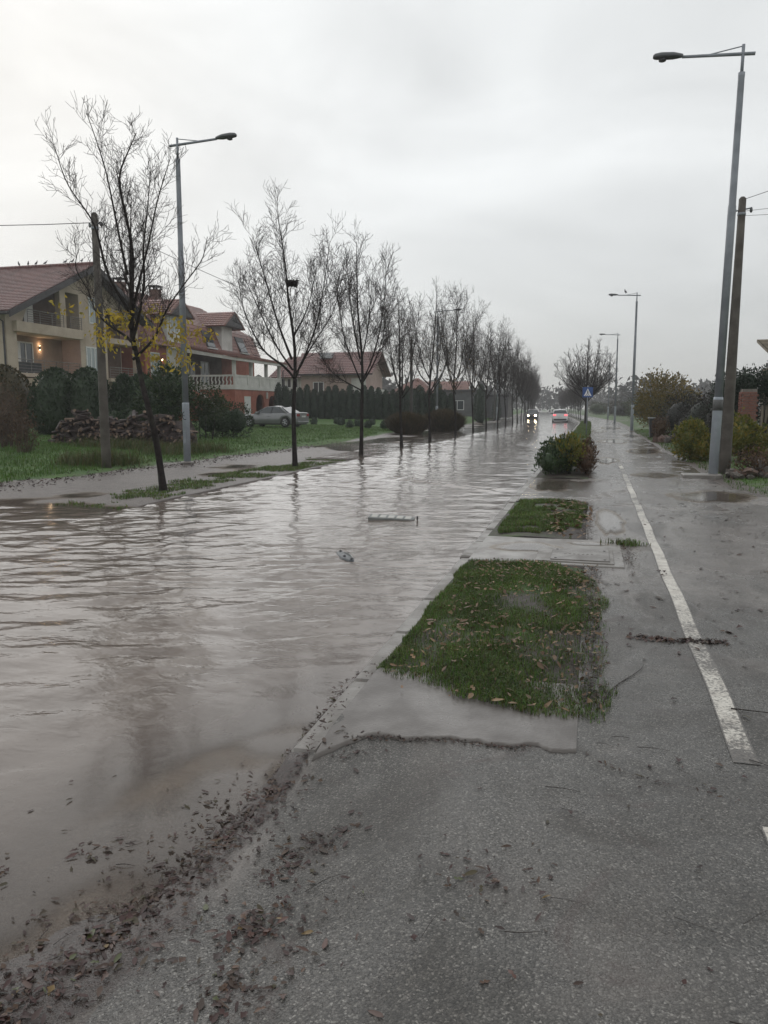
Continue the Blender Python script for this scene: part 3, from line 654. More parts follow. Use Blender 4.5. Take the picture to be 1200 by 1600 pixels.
def cable(a, b, sag, label, r=.007):
    P = [Vector(a).lerp(Vector(b), t/14)-Vector((0, 0, sag*4*(t/14)*(1-t/14))) for t in range(15)]
    return tag(MB().tube(P, r, 5).build('overhead_cable', MAT_CABLE), label, 'cable', 'overhead cables')
cable((-12.5, 17.8, 6.35), (-30, 15.0, 8.0), .5, 'thin black cable from brown left pole towards the beige house', .01)
cable((-12.3, 17.8, 6.35), (-12.4, 53.9, 6.2), .55, 'long black cable between the left poles behind the trees', .009)
cable((3.2, 20.2, 6.45), (14, 13, 9.2), .25, 'upper thin cable running from the right pole'); cable((3.25, 20.2, 6.2), (16, 14, 6.7), .3, 'middle thin cable running from the right pole', .005); cable((3.3, 20.2, 6.1), (16, 15, 5.9), .3, 'lower thin cable running from the right pole', .005)

# ------------------------------------------------------------------ vegetation helpers
def core_lathe(prof, n=8, c=(0, 0, 0)):
    m_ = MB().lathe(prof, c, n); return np.array(m_.V), m_.F
def foliage(name, blobs, n, size, mat, parent, seed, aspect=.5, shell=.5, up=.25, droop=0, core=True):
    """blobs: (cx,cy,cz,rx,ry,rz); leaf cards through each blob's volume, thicker near its shell, lumpy outline"""
    g = np.random.default_rng(seed); Vs = []; Fs = []; nv = 0
    vol = np.array([b[3]*b[4]*b[5] for b in blobs])**(2/3); cnt = np.maximum(20, (n*vol/vol.sum()).astype(int))
    for b, c in zip(blobs, cnt):
        d = g.standard_normal((c, 3)); d /= np.linalg.norm(d, axis=1)[:, None]
        rad = shell+(1-shell)*g.random(c)**.5; a1 = np.arctan2(d[:, 1], d[:, 0])
        lump = .72+.5*fbm(a1*2.2+seed, d[:, 2]*3+b[0], 3, seed); rad = rad*lump*(1+.06*g.standard_normal(c))
        P = np.array(b[:3])+d*rad[:, None]*np.array(b[3:])
        V, F = leaf_cards(P, size, g, aspect, up=d*.8+np.array([0, 0, up-droop]), jit=.55)
        Vs.append(V); Fs.append(F+nv); nv += len(V)
        if core:
            th = np.linspace(0, math.pi, 7); ph = np.linspace(0, 2*math.pi, 10, endpoint=False)
            G = np.array([[b[0]+b[3]*.62*math.sin(t)*math.cos(p), b[1]+b[4]*.62*math.sin(t)*math.sin(p), b[2]-b[5]*.62*math.cos(t)] for t in th for p in ph])
            i = np.array([(r*10+k, r*10+(k+1) % 10, (r+1)*10+(k+1) % 10, (r+1)*10+k) for r in range(6) for k in range(10)])
            Fs.append(np.concatenate([i[:, [0, 1, 2]], i[:, [0, 2, 3]]])+nv); Vs.append(G); nv += len(G)
    return mesh_obj(name, np.concatenate(Vs), np.concatenate(Fs), mat, parent)
LM_THUJA = leafmat('thuja_green', [(.024, .046, .02), (.036, .064, .025), (.017, .034, .016)], .6, .15)
LM_DARK = leafmat('dark_evergreen', [(.018, .034, .02), (.026, .046, .026), (.013, .026, .016)], .6, .1)
LM_OLIVE = leafmat('olive_green', [(.03, .05, .016), (.05, .075, .02), (.022, .036, .014)], .55, .2)
LM_GREEN = leafmat('laurel_green', [(.03, .058, .022), (.05, .09, .028), (.02, .04, .018), (.075, .1, .035)], .4, .2)
LM_RUST = leafmat('thuja_rusty', [(.03, .04, .014), (.07, .05, .016), (.09, .055, .018), (.022, .035, .014)], .6, .15)
LM_YG = leafmat('yellow_green', [(.19, .18, .022), (.09, .13, .025), (.28, .21, .028), (.05, .085, .02)], .5, .3)
LM_BROWN = leafmat('dead_brown', [(.09, .05, .032), (.13, .075, .043), (.055, .034, .024), (.17, .105, .056)], .7, .2)
LM_BRAMBLE = leafmat('dark_bramble', [(.018, .02, .018), (.03, .028, .024), (.04, .028, .024), (.016, .024, .016)], .6, .1)
LM_AUTUMN = leafmat('autumn_leaves', [(.2, .145, .028), (.13, .12, .034), (.27, .18, .04), (.08, .075, .028)], .55, .3)
LM_BUSHB = leafmat('ornamental_grass', [(.075, .05, .025), (.055, .042, .02), (.1, .068, .034), (.045, .04, .018)], .7, .2)
def shrub(name, loc, blobs, n, size, mat, label, cat, seed, group=None, stems=6, **k):
    root = empty(name, (loc[0], loc[1], gz(*loc[:2]) if len(loc) < 3 else loc[2])); foliage('foliage', blobs, n, size, mat, root, seed, **k)
    g = np.random.default_rng(seed); tb = Tubes(); b = blobs[0]
    for q in range(stems):
        a = g.uniform(0, 6.28); bb = blobs[q % len(blobs)]; e_ = np.array([bb[0]+math.cos(a)*bb[3]*.5, bb[1]+math.sin(a)*bb[4]*.5, bb[2]+bb[5]*.4])
        tb.add(smooth_poly([(bb[0]*.7, bb[1]*.7, -.1), (bb[0]*.85+g.normal(0, .05), bb[1]*.85, bb[2]*.5), e_], 5), [.03, .022, .018, .012, .006], 4)
    tb.build('stem', MAT_BARK, root); return tag(root, label, cat, group)

# ------------------------------------------------------------------ houses
PL_BEIGE = pm('beige_plaster', (.43, .36, .285), (.375, .31, .245), 1.2, .8, .15, 40, dirt=(.3, .24, .18))
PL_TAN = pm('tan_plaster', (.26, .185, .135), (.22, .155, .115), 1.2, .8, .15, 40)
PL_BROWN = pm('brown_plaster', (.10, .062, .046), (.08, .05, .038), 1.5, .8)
PL_WHITE = pm('white_plaster', (.55, .54, .51), (.47, .46, .435), 1.3, .75, .1, 30, dirt=(.36, .345, .32))
PL_RED = pm('red_plaster', (.31, .096, .06), (.25, .078, .05), 1.6, .75, .12, 30, dirt=(.2, .055, .032))
PL_PINK = pm('pink_plaster', (.38, .28, .245), (.33, .245, .215), 1.2, .8)
PL_GREY = pm('grey_wall', (.10, .10, .105), (.08, .08, .085), 1.2, .8)
WD_DARK = pm('dark_stained_wood', (.045, .042, .045), (.032, .03, .033), 5, .6, .2, 20)
FR_WHITE = pm('white_frame', (.62, .63, .62), (.54, .55, .54), 3, .45)
MT_RAIL = pm('rail_metal', (.2, .19, .18), (.14, .13, .12), 4, .4, metal=.5)
s = NT('window_glass'); s.set(col=s.mix(s.noise(s.obj(), .8, 3), (.02, .025, .03), (.06, .07, .08)), rough=.06, spec=.7); GLASS = s.m
s = NT('curtained_glass'); s.set(col=s.mix(s.mr(s.noise(s.scale(s.obj(), (1, 14, .4)), 1, 2), .4, .6), (.22, .26, .27), (.34, .38, .38)), rough=.1, spec=.6); GLASS_C = s.m
def tile_mat(name, a, b, axis):
    s = NT(name); v = s.pos(); sp = s.N('ShaderNodeSeparateXYZ'); s.L(v, sp.inputs[0])
    w = s.math('SINE', s.math('MULTIPLY', sp.outputs[axis], 2*math.pi/.3))
    cell = s.vor(s.scale(v, (3.3 if axis == 'X' else 1.2, 3.3 if axis == 'Y' else 1.2, 3.0)), 1.0, out='Color'); sep = s.N('ShaderNodeSeparateColor'); s.L(cell, sep.inputs[0])
    col = s.mix(sep.outputs[0], a, b); col = s.mix(s.mr(s.noise(v, .5, 6, .65), .45, .7, 0, .6), col, tuple(x*.5 for x in a)); col = s.mix(s.mr(s.noise(v, 7, 4), .5, .7, 0, .4), col, (.06, .05, .045))
    s.set(col=col, rough=.42, nrm=s.bump(w, .6, .04), spec=.5); return s.m
TILE_Y = tile_mat('roof_tile_red_along', (.235, .098, .076), (.165, .07, .058), 'Y'); TILE_X = tile_mat('roof_tile_red_across', (.235, .098, .076), (.165, .07, .058), 'X')
TILE_XM = tile_mat('roof_tile_maroon', (.19, .082, .072), (.14, .06, .056), 'X')
def courses(A, B, Cc, D, step=.34, lift=.05, th=.12):
    """tiled slope: A-B eave, D-C top edge; stepped courses with real edges and a thickness"""
    A, B, Cc, D = map(Vector, (A, B, Cc, D)); n = max(2, int(((D-A).length)/step)); nr = (B-A).cross(D-A).normalized()
    if nr.z < 0: nr = -nr
    m_ = MB()
    for i in range(n):
        t0, t1 = i/n, (i+1.12)/n; t1 = min(t1, 1)
        p = [A.lerp(D, t0)+nr*lift, B.lerp(Cc, t0)+nr*lift, B.lerp(Cc, t1)+nr*.004, A.lerp(D, t1)+nr*.004]; q = [p[0]-nr*lift, p[1]-nr*lift]
        m_.add(p+q, [(0, 1, 2, 3), (4, 5, 1, 0)])
    b = [A, B, Cc, D]; m_.add([x-nr*.002 for x in b]+[x-nr*th for x in b], [(4, 7, 6, 5), (0, 4, 5, 1), (1, 5, 6, 2), (2, 6, 7, 3), (3, 7, 4, 0)])
    return m_
class House:
    def __init__(s, name, origin, label): s.o = origin; s.root = empty(name, origin); tag(s.root, label, 'house')
    def b(s, name, mat, *boxes, parent=None, bevel=0):
        m_ = MB()
        for q in boxes: m_.box(*q)
        return m_.build(name, mat, parent or s.root, origin=s.o, bevel=bevel)
    def m(s, name, mat, mb, parent=None, smooth=False): return mb.build(name, mat, parent or s.root, smooth, origin=s.o)
    def win(s, X, y0, y1, z0, z1, n=2, glass=None, dep=.06, axis='x', door=False, sgn=1):
        """window standing proud by dep of plane X (facing +X when axis x, facing -Y when axis y)"""
        def bx(a0, a1, b0, b1, c0, c1): return (X+min(a0*sgn, a1*sgn), X+max(a0*sgn, a1*sgn), b0, b1, c0, c1) if axis == 'x' else (b0, b1, X-a1, X-a0, c0, c1)
        fr = s.b('door' if door else 'window', FR_WHITE, bx(-.02, dep, y0, y0+.09, z0, z1), bx(-.02, dep, y1-.09, y1, z0, z1), bx(-.02, dep-.002, y0+.09, y1-.09, z1-.09, z1), bx(-.02, dep-.002, y0+.09, y1-.09, z0, z0+.09))
        w = (y1-y0-.18)/n
        for i in range(n):
            a = y0+.09+i*w; s.b('pane', glass or GLASS, bx(-.01, .02, a, a+w, z0+.09, z1-.09), parent=fr)
            if i: s.b('mullion', FR_WHITE, bx(.021, dep-.004, a-.045, a+.045, z0+.09, z1-.09), parent=fr)
        return fr
# --- beige house with loggias
H = House('beige_house', (-42, 50, .4), 'beige two-storey house with lit wall lamps and a maroon gable roof')
X0 = -36.0
H.b('wall', PL_BEIGE, (-48, -37.6, 41.8, 56.6, .2, 7.7), (-37.602, X0, 41.8, 42.75, .2, 7.6), (-37.602, X0, 49.2, 52.4, .2, 7.5), (-37.602, X0, 42.752, 49.198, .2, 3.2))
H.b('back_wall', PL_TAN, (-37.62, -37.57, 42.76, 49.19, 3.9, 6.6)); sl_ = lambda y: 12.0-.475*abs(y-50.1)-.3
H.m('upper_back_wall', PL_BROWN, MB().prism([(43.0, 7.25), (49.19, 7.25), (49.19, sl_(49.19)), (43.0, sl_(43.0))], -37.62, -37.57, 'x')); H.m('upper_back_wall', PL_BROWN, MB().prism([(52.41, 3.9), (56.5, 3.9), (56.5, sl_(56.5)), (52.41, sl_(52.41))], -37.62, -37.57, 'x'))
H.b('side_wall', PL_PINK, (-37.56, X0-.01, 49.17, 49.198, 3.95, 6.58))
H.b('balcony_floor', PL_BEIGE, (-37.6, X0-.004, 42.752, 49.196, 3.72, 3.96)); H.b('balcony_floor', PL_BEIGE, (-37.6, X0+.35, 42.4, 49.19, 6.55, 7.22), bevel=.02); H.b('balcony_floor', PL_BEIGE, (-37.6, X0+.2, 52.41, 56.6, 3.7, 3.95)); H.b('balcony_floor', PL_BEIGE, (-37.6, X0+.2, 52.41, 56.6, 6.6, 7.0))
H.b('column', PL_BEIGE, (-36.4, X0-.002, 47.15, 47.75, 7.22, 10.3)); H.b('column', PL_BEIGE, (-36.3, X0, 56.2, 56.6, .3, 8.6))
# gable wall above bay and recess
def slope(y): return 12.0-.475*abs(y-50.1)
mb_ = MB().prism([(49.2, 7.5), (52.4, 7.5), (52.4, slope(52.4)-.25), (50.1, slope(50.1)-.25), (49.2, slope(49.2)-.25)], X0-1.6, X0-.001, 'x'); H.m('gable', PL_BEIGE, mb_)
mb_ = MB().prism([(47.15, 9.75), (49.198, 9.75), (49.198, slope(49.2)-.26), (47.15, slope(47.15)-.26)], X0-.5, X0-.003, 'x'); H.m('gable', PL_BEIGE, mb_)
mb_ = MB().prism([(52.402, 9.0), (56.6, 8.4), (56.6, slope(56.6)-.26), (52.402, slope(52.4)-.26)], X0-.5, X0-.003, 'x'); H.m('gable', PL_BEIGE, mb_)
mb_ = MB().prism([(42.4, 7.22), (43.3, 7.22), (44.2, slope(44.2)-.27), (42.0, slope(42.0)-.3)], X0-.4, X0-.003, 'x'); H.m('gable', PL_BEIGE, mb_)
mb_ = MB().prism([(44.6, 7.22), (45.5, 7.22), (45.5, 9.3), (44.6, 9.0)], -37.2, -36.9, 'x'); H.m('gable', PL_WHITE, mb_)
# roof
rf = H.m('roof', TILE_XM, courses((-49.5, 41.0, slope(41.0)), (-35.0, 41.0, slope(41.0)), (-35.0, 50.1, 12.0), (-49.5, 50.1, 12.0)))
rf2 = H.m('roof', TILE_XM, courses((-49.5, 57.4, slope(57.4)), (-35.0, 57.4, slope(57.4)), (-35.0, 50.1, 12.0), (-49.5, 50.1, 12.0)))
for a, b in ((41.0, 50.1), (57.4, 50.1)): H.m('fascia', WD_DARK, MB().prism([(a, slope(a)-.42), (a, slope(a)-.02), (b, 11.98), (b, 11.55)], -35.0, -34.93, 'x'), rf)
H.m('soffit', WD_DARK, MB().prism([(41.05, slope(41)-.25), (41.05, slope(41)-.15), (50.1, 11.86), (57.3, slope(57.3)-.15), (57.3, slope(57.3)-.25), (50.1, 11.75)], -36.0, -35.03, 'x'))
H.b('gutter', WD_DARK, (-49.5, -35.0, 40.86, 41.0, slope(41)-.2, slope(41)-.06)); H.m('ridge_tiles', TILE_XM, MB().tube([(-49.5, 50.1, 12.05), (-35, 50.1, 12.05)], .13, 8))
H.m('downpipe', WD_DARK, MB().tube([(-36.2, 41.2, 7.4), (-36.1, 41.7, 7.1), (-36.1, 41.72, .4)], .06, 8))
H.win(-37.56, 43.95, 46.05, 3.97, 6.15, 3, GLASS, door=True); H.win(-37.56, 45.0, 46.0, 7.25, 9.2, 1, GLASS_C, door=True); H.win(X0, 50.3, 51.75, 7.85, 9.75, 2, GLASS_C); H.win(X0, 49.75, 51.3, 4.1, 6.15, 3, GLASS_C); H.win(-37.56, 53.2, 54.2, 4.0, 6.1, 1, GLASS_C, door=True)
H.b('curtain', FR_WHITE, (-37.5, -37.45, 44.05, 44.75, 4.1, 6.05))
def railing(X, y0, y1, z0, z1, n=4, post=1.0):
    rl_ = H.m('railing', MT_RAIL, MB().tube([(X, y0, z1), (X, y1, z1)], .03, 6))
    for k in range(n): H.m('rail', MT_RAIL, MB().tube([(X, y0, z0+(z1-z0)*(k+.6)/(n+.6)), (X, y1, z0+(z1-z0)*(k+.6)/(n+.6))], .018, 5), rl_)
    y_ = y0
    while y_ <= y1+.01: H.m('post', MT_RAIL, MB().tube([(X, y_, z0), (X, y_, z1)], .025, 5), rl_); y_ += post
    return rl_
railing(X0+.28, 43.5, 47.1, 7.22, 8.05, 5, 1.2); railing(X0+.28, 47.8, 49.1, 7.22, 8.05, 5, 1.25); railing(X0-.1, 42.8, 49.1, 3.96, 4.85, 4, 1.26); railing(X0+.1, 52.5, 56.2, 3.95, 4.8, 4, 1.2)
H.b('balcony_screen', pm('dark_screen', (.03, .032, .036), None, 4, .6), (X0-.16, X0-.14, 42.8, 45.1, 4.0, 4.65))
WARM = emit('warm_lamp_glow', (1, .72, .42), 9.0)
for y_, z_ in ((43.2, 5.85), (46.75, 5.85), (52.9, 6.1)):
    wl = H.b('wall_lamp', WD_DARK, (-37.57, -37.47, y_-.05, y_+.05, z_-.12, z_+.12)); H.b('bulb', WARM, (-37.545, -37.495, y_-.03, y_+.03, z_+.121, z_+.15), (-37.545, -37.495, y_-.03, y_+.03, z_-.15, z_-.121), parent=wl)
    for dz in (.22, -.22):
        li = bpy.data.lights.new('wall_lamp_light', 'POINT'); li.energy = 4.5; li.color = (1, .7, .42); li.shadow_soft_size = .03
        lo_ = bpy.data.objects.new('wall_lamp_light', li); COL.objects.link(lo_); lo_.location = (-37.40, y_, z_+dz)
H.m('porch_roof', TILE_Y, courses((-35.2, 44.4, 3.0), (-35.2, 46.8, 3.0), (-36.0, 46.8, 3.5), (-36.0, 44.4, 3.5), .25, .03, .08)); H.b('canopy', PL_BEIGE, (-36.0, -34.9, 43.0, 44.3, 3.1, 3.6))
# birds on the ridge
MAT_BIRD = pm('pigeon_feathers', (.09, .09, .10), (.05, .05, .055), 12, .7)
def bird(x, y, z, rz_, label, group):
    m_ = MB(); pr = [(-.15, .012, .0), (-.09, .035, .02), (-.02, .062, .05), (.06, .055, .09), (.095, .03, .14), (.105, .033, .17), (.12, .03, .195), (.14, .012, .19), (.16, .004, .18)]
    n = 8; V = []
    for a, r, h in pr:
        for k in range(n): an = 2*math.pi*k/n; V.append((a, r*math.cos(an), h+.06+r*math.sin(an)))
    m_.add(V, [(i*n+k, i*n+(k+1) % n, (i+1)*n+(k+1) % n, (i+1)*n+k) for i in range(len(pr)-1) for k in range(n)])
    for s_ in (-.02, .02): m_.tube([(.01, s_, .08), (.015, s_, 0)], .006, 4)
    o = m_.build('bird', MAT_BIRD, None, True); o.location = (x, y, z); o.rotation_euler = (0, 0, rz_); o.scale = (1.15,)*3; return tag(o, label, 'bird', group)
for i, dx in enumerate((-41.6, -40.8, -40.1, -39.3, -37.6, -37.0, -36.2)): bird(dx, 50.1, 12.15, -1.2+i*.5, 'grey pigeon perched on the ridge of the maroon roof', 'pigeons on the roof ridge')
bird(1.9, 55, 9.2, 2.0, 'dark bird perched on a street lamp arm', 'birds on lamps')
# --- red house with mansard roof and balcony
H = House('red_house', (-40, 68, .5), 'red brick-coloured house with mansard roof, dormers and white balustrade balcony')
H.b('wall', PL_RED, (-45, -36.4, 58.2, 80.0, .2, 7.0)); H.b('white_wall', PL_WHITE, (-36.398, -36.3, 61.6, 64.2, 3.6, 7.0)); H.b('dark_wall', PL_BROWN, (-36.398, -36.32, 64.3, 72, 3.7, 6.9))
H.win(-36.4, 59.0, 60.4, 4.3, 6.4, 2, GLASS_C); H.win(-36.32, 67.6, 69.2, 3.75, 6.1, 2, GLASS_C, door=True); H.win(-36.32, 65.2, 66.4, 4.6, 6.0, 1, GLASS); 
ZB, ZT, XB, XT = 7.0, 9.45, -35.7, -36.75
def mansard(y0, y1): return courses((XB, y0, ZB), (XB, y1, ZB), (XT, y1, ZT), (XT, y0, ZT), .36, .05)
ms = H.m('mansard_slope', TILE_Y, mansard(58.0, 80.4))
H.m('mansard_slope', TILE_X, courses((-45.5, 57.8, ZB), (XB, 57.8, ZB), (XT, 58.9, ZT), (-45.5, 58.9, ZT), .36, .05))
up = H.m('roof', TILE_Y, courses((XT, 58.9, ZT), (XT, 80.0, ZT), (-41, 76.5, 12.3), (-41, 61.5, 12.3), .36, .05)); H.m('roof', TILE_X, courses((-46, 58.9, ZT), (XT, 58.9, ZT), (-41, 61.5, 12.3), (-41.6, 61.5, 12.3), .36, .05))
H.m('roof', TILE_Y, courses((-46, 80.0, ZT), (-46, 58.9, ZT), (-41, 61.5, 12.3), (-41, 76.5, 12.3), .36, .05))
MAT_CHIM = pm('chimney_brick', (.13, .07, .055), (.09, .055, .045), 4, .85, .3, 20)
for y_, x_c in ((61.8, -40.9), (66.5, -40.2)):
    ch = H.b('chimney', MAT_CHIM, (x_c-.4, x_c+.4, y_-.4, y_+.4, 11.2, 12.75), parent=up)
    H.b('chimney_cap', PL_GREY, (x_c-.5, x_c+.5, y_-.5, y_+.5, 13.0, 13.1), *[(x_c+a*.38-.07, x_c+a*.38+.07, y_+b*.38-.07, y_+b*.38+.07, 12.75, 13.0) for a in (-1, 1) for b in (-1, 1)], parent=up)
def dormer(yc, hw, zp, ze):
    xf = -34.9; d = H.m('dormer', PL_WHITE, MB().prism([(yc-1.15, ZB+.08), (yc+1.15, ZB+.08), (yc+1.15, ze), (yc-1.15, ze)], -37.5, -35.85, 'x'))
    H.m('dormer_gable', WD_DARK, MB().prism([(yc-hw, ze), (yc+hw, ze), (yc, zp-.1)], xf-.12, xf-.05, 'x'), d)
    H.m('dormer_soffit', WD_DARK, MB().box(-38.5, xf-.06, yc-hw+.1, yc+hw-.1, ze-.06, ze+.02), d)
    for sgn in (-1, 1): H.m('dormer_roof', TILE_X, courses((-39.4, yc+sgn*(hw+.12), ze-.1), (xf, yc+sgn*(hw+.12), ze-.1), (xf, yc, zp), (-39.4, yc, zp), .36, .05, .1), d)
    return d
dormer(62.1, 2.0, 11.15, 9.75); dormer(72.4, 2.2, 11.25, 9.8)
def roofwin(y0, y1):
    t0, t1 = .2, .85; xa, za = XB+(XT-XB)*t0, ZB+(ZT-ZB)*t0; xb, zb = XB+(XT-XB)*t1, ZB+(ZT-ZB)*t1
    fr = H.m('roof_window', WD_DARK, MB().add([(xa+.14, y0, za), (xa+.14, y1, za), (xb+.14, y1, zb), (xb+.14, y0, zb), (xa, y0, za), (xa, y1, za), (xb, y1, zb), (xb, y0, zb)], [(0, 1, 2, 3), (0, 4, 5, 1), (1, 5, 6, 2), (2, 6, 7, 3), (3, 7, 4, 0)]))
    H.m('pane', GLASS, MB().add([(xa+.15, y0+.12, za+.08), (xa+.15, y1-.12, za+.08), (xb+.15, y1-.12, zb-.08), (xb+.15, y0+.12, zb-.08)], [(0, 1, 2, 3)]), fr); H.b('sill', FR_WHITE, (xa+.05, xa+.3, y0-.05, y1+.05, za-.14, za-.04), parent=fr)
roofwin(68.2, 69.9); roofwin(75.4, 77.2); H.win(-35.85, 61.4, 62.8, 8.2, 9.6, 2, GLASS_C)
# balcony
BX, b0, b1 = -31.0, 64.0, 74.7
H.b('balcony_floor', PL_WHITE, (-36.3, BX, b0, b1, 3.35, 3.62)); bal = H.b('balustrade', PL_WHITE, (BX-.16, BX-.002, b0, b1, 4.5, 4.66), (BX-.14, BX-.01, b0, b1, 3.62, 3.78), (-35.9, BX-.17, b0, b0+.15, 4.5, 4.658), (-35.9, BX-.17, b0+.01, b0+.14, 3.62, 3.76))
for k in range(4): 
    y_ = b0+.3+(b1-b0-.5)*k/4; H.b('balustrade_panel', PL_WHITE, (BX-.11, BX-.05, y_+.2, y_+(b1-b0-.5)/4-.1, 3.78, 4.5), parent=bal)
for k in range(5): y_ = b0+.02+(b1-b0-.3)*k/4; H.b('balustrade_post', PL_WHITE, (BX-.2, BX+.02, y_, y_+.26, 3.6, 4.72), parent=bal)
for k in range(12): x_c = -35.6+k*.37; H.m('baluster', PL_WHITE, MB().tube([(x_c, b0+.07, 3.74), (x_c+.1, b0+.07, 4.0), (x_c, b0+.07, 4.2), (x_c+.1, b0+.07, 4.52)], [.05, .075, .05, .05], 6), bal)
for y_ in (b0+.02, b0+3.6, b0+7.1, b1-.36): H.b('porch_post', PL_WHITE, (BX-.3, BX-.03, y_, y_+.3, 4.66, 6.1))
pr2 = H.m('porch_roof', TILE_Y, courses((-30.4, b0-.6, 6.2), (-30.4, b1+.5, 6.2), (-35.9, b1+.3, 7.25), (-35.9, b0-.5, 7.25), .36, .05)); H.b('porch_beam', PL_WHITE, (-30.75, -30.5, b0-.5, b1+.4, 5.86, 6.12), parent=pr2)
H.m('porch_beam', PL_WHITE, MB().prism([(-36.2, 6.75), (-30.752, 5.88), (-30.752, 6.12), (-36.2, 7.1)], b0-.5, b0-.3, 'y'), pr2); H.m('downpipe', WD_DARK, MB().tube([(-30.5, b1+.45, 5.9), (-30.85, b1+.1, 5.4), (-30.85, b1+.1, .5)], .06, 8))
# ground floor under the balcony with two arches
A_ = [(68.6, 70.6), (71.6, 73.4)]; zs, zc = 2.05, 3.35
for q_ in ((-31.35, -31.1, b0+.1, 68.6, .2, zc), (-31.35, -31.1, 70.6, 71.6, .2, zc), (-31.35, -31.1, 73.4, b1, .2, zc), (-36.3, -31.36, b0+.1, b0+.35, .2, zc), (-36.3, -31.36, b1-.3, b1-.02, .2, zc)): H.b('arcade_wall', PL_RED, q_)
for a, b in A_:
    n = 14; m_ = MB(); c = (a+b)/2; r_ = (b-a)/2
    for k in range(n):
        y0_, y1_ = a+(b-a)*k/n, a+(b-a)*(k+1)/n; h0, h1 = zs+math.sqrt(max(0, r_*r_-(y0_-c)**2))*.95, zs+math.sqrt(max(0, r_*r_-(y1_-c)**2))*.95
        m_.prism([(y0_, h0), (y1_, h1), (y1_, zc), (y0_, zc)], -31.35, -31.1, 'x')
    H.m('arch', PL_RED, m_)
H.win(-31.1, 66.0, 67.3, 1.0, 2.75, 1, FR_WHITE); H.m('lantern', PL_WHITE, MB().box(-31.1, -30.95, 70.98, 71.15, 2.6, 3.2))
st = H.m('stair_rail', PL_WHITE, MB().prism([(-35.6, 4.3), (-35.6, 4.45), (-30.9, 1.0), (-30.9, .85)], b0-1.5, b0-1.35, 'y')); H.m('stair', PL_RED, MB().prism([(-36, .2), (-36, 3.6), (-35.4, 3.6), (-30.8, .3)], b0-1.3, b0-.15, 'y'))
wl = H.b('wall_lamp', WD_DARK, (-36.4, -36.25, 60.75, 60.9, 5.9, 6.05)); H.b('bulb', WARM, (-36.36, -36.24, 60.78, 60.87, 5.75, 5.9), parent=wl)
# --- pink house behind the hedge
H = House('pink_house', (-32, 95, .8), 'pale pink house with long maroon tiled roof behind the cypress hedge')
H.b('wall', PL_PINK, (-35.2, -26.8, 91.2, 99, .4, 5.9)); H.b('white_wall', PL_WHITE, (-38.6, -35.202, 92, 98.5, .4, 5.6), (-28.6, -26.75, 91.1, 91.195, .4, 5.3))
rf = H.m('roof', TILE_XM, courses((-35.6, 90.4, 5.85), (-25.7, 90.4, 5.85), (-25.7, 95, 8.75), (-36.5, 95, 8.75), .4, .05)); H.m('roof', TILE_XM, courses((-36, 99.6, 5.85), (-25.7, 99.6, 5.85), (-25.7, 95, 8.75), (-36, 95, 8.75), .4, .05)); H.m('roof', TILE_XM, courses((-39.6, 91.2, 5.5), (-35, 91.2, 5.5), (-35, 95, 8.3), (-38.2, 95, 8.3), .4, .05))
H.m('gable', PL_PINK, MB().prism([(91.2, 5.9), (99, 5.9), (95, 8.5)], -26.9, -26.8, 'x')); H.b('skylight', pm('skylight_panel', (.5, .52, .54), None, 4, .2), (-33.4, -31.9, 93.2, 94.3, 7.9, 8.6)); H.b('balcony', PL_WHITE, (-26.8, -25.6, 91.5, 97, 2.9, 4.0)); H.b('gutter', WD_DARK, (-35.6, -25.7, 90.28, 90.4, 5.66, 5.8))
for x_c in (-38.2, -37.4, -36.5): H.win(92, x_c, x_c+.6, 4.2, 5.4, 1, GLASS, axis='y')
H.win(91.2, -33.6, -32.2, 3.4, 4.9, 2, GLASS, axis='y')
# --- small far houses
H = House('small_far_house', (-25, 113, .6), 'small far house with a red pyramid roof behind the hedge')
H.b('wall', PL_PINK, (-28.2, -22.2, 110, 116, .4, 3.9))
for q in (((-28.8, 109.4), (-21.6, 109.4)), ((-21.6, 109.4), (-21.6, 116.6)), ((-21.6, 116.6), (-28.8, 116.6)), ((-28.8, 116.6), (-28.8, 109.4))): H.m('roof', TILE_X, courses((*q[0], 3.8), (*q[1], 3.8), (-25.1, 113, 6.1), (-25.3, 113, 6.1), .4, .05))
H = House('flat_roofed_house', (-16, 118, .5), 'dark grey flat-roofed building beyond the left trees')
H.b('wall', PL_GREY, (-22, -14.8, 112, 120, .3, 4.0), (-14.798, -11.8, 113, 120, .3, 3.3)); H.b('roof', WD_DARK, (-22.2, -14.6, 111.8, 120.2, 4.0, 4.35), (-14.598, -11.6, 112.8, 120.2, 3.3, 3.6)); H.win(112, -20, -18, 1.4, 2.8, 2, GLASS, axis='y')
H = House('far_white_house', (-28, 150, .5), 'distant pale house with a red roof beyond the dark flat building')
H.b('wall', PL_WHITE, (-33, -24, 150, 158, .3, 4.2)); H.m('roof', TILE_X, courses((-33.5, 149.4, 4.1), (-23.5, 149.4, 4.1), (-23.5, 154, 7), (-33.5, 154, 7))); H.win(150, -31, -29, 1.4, 2.8, 2, GLASS, axis='y')
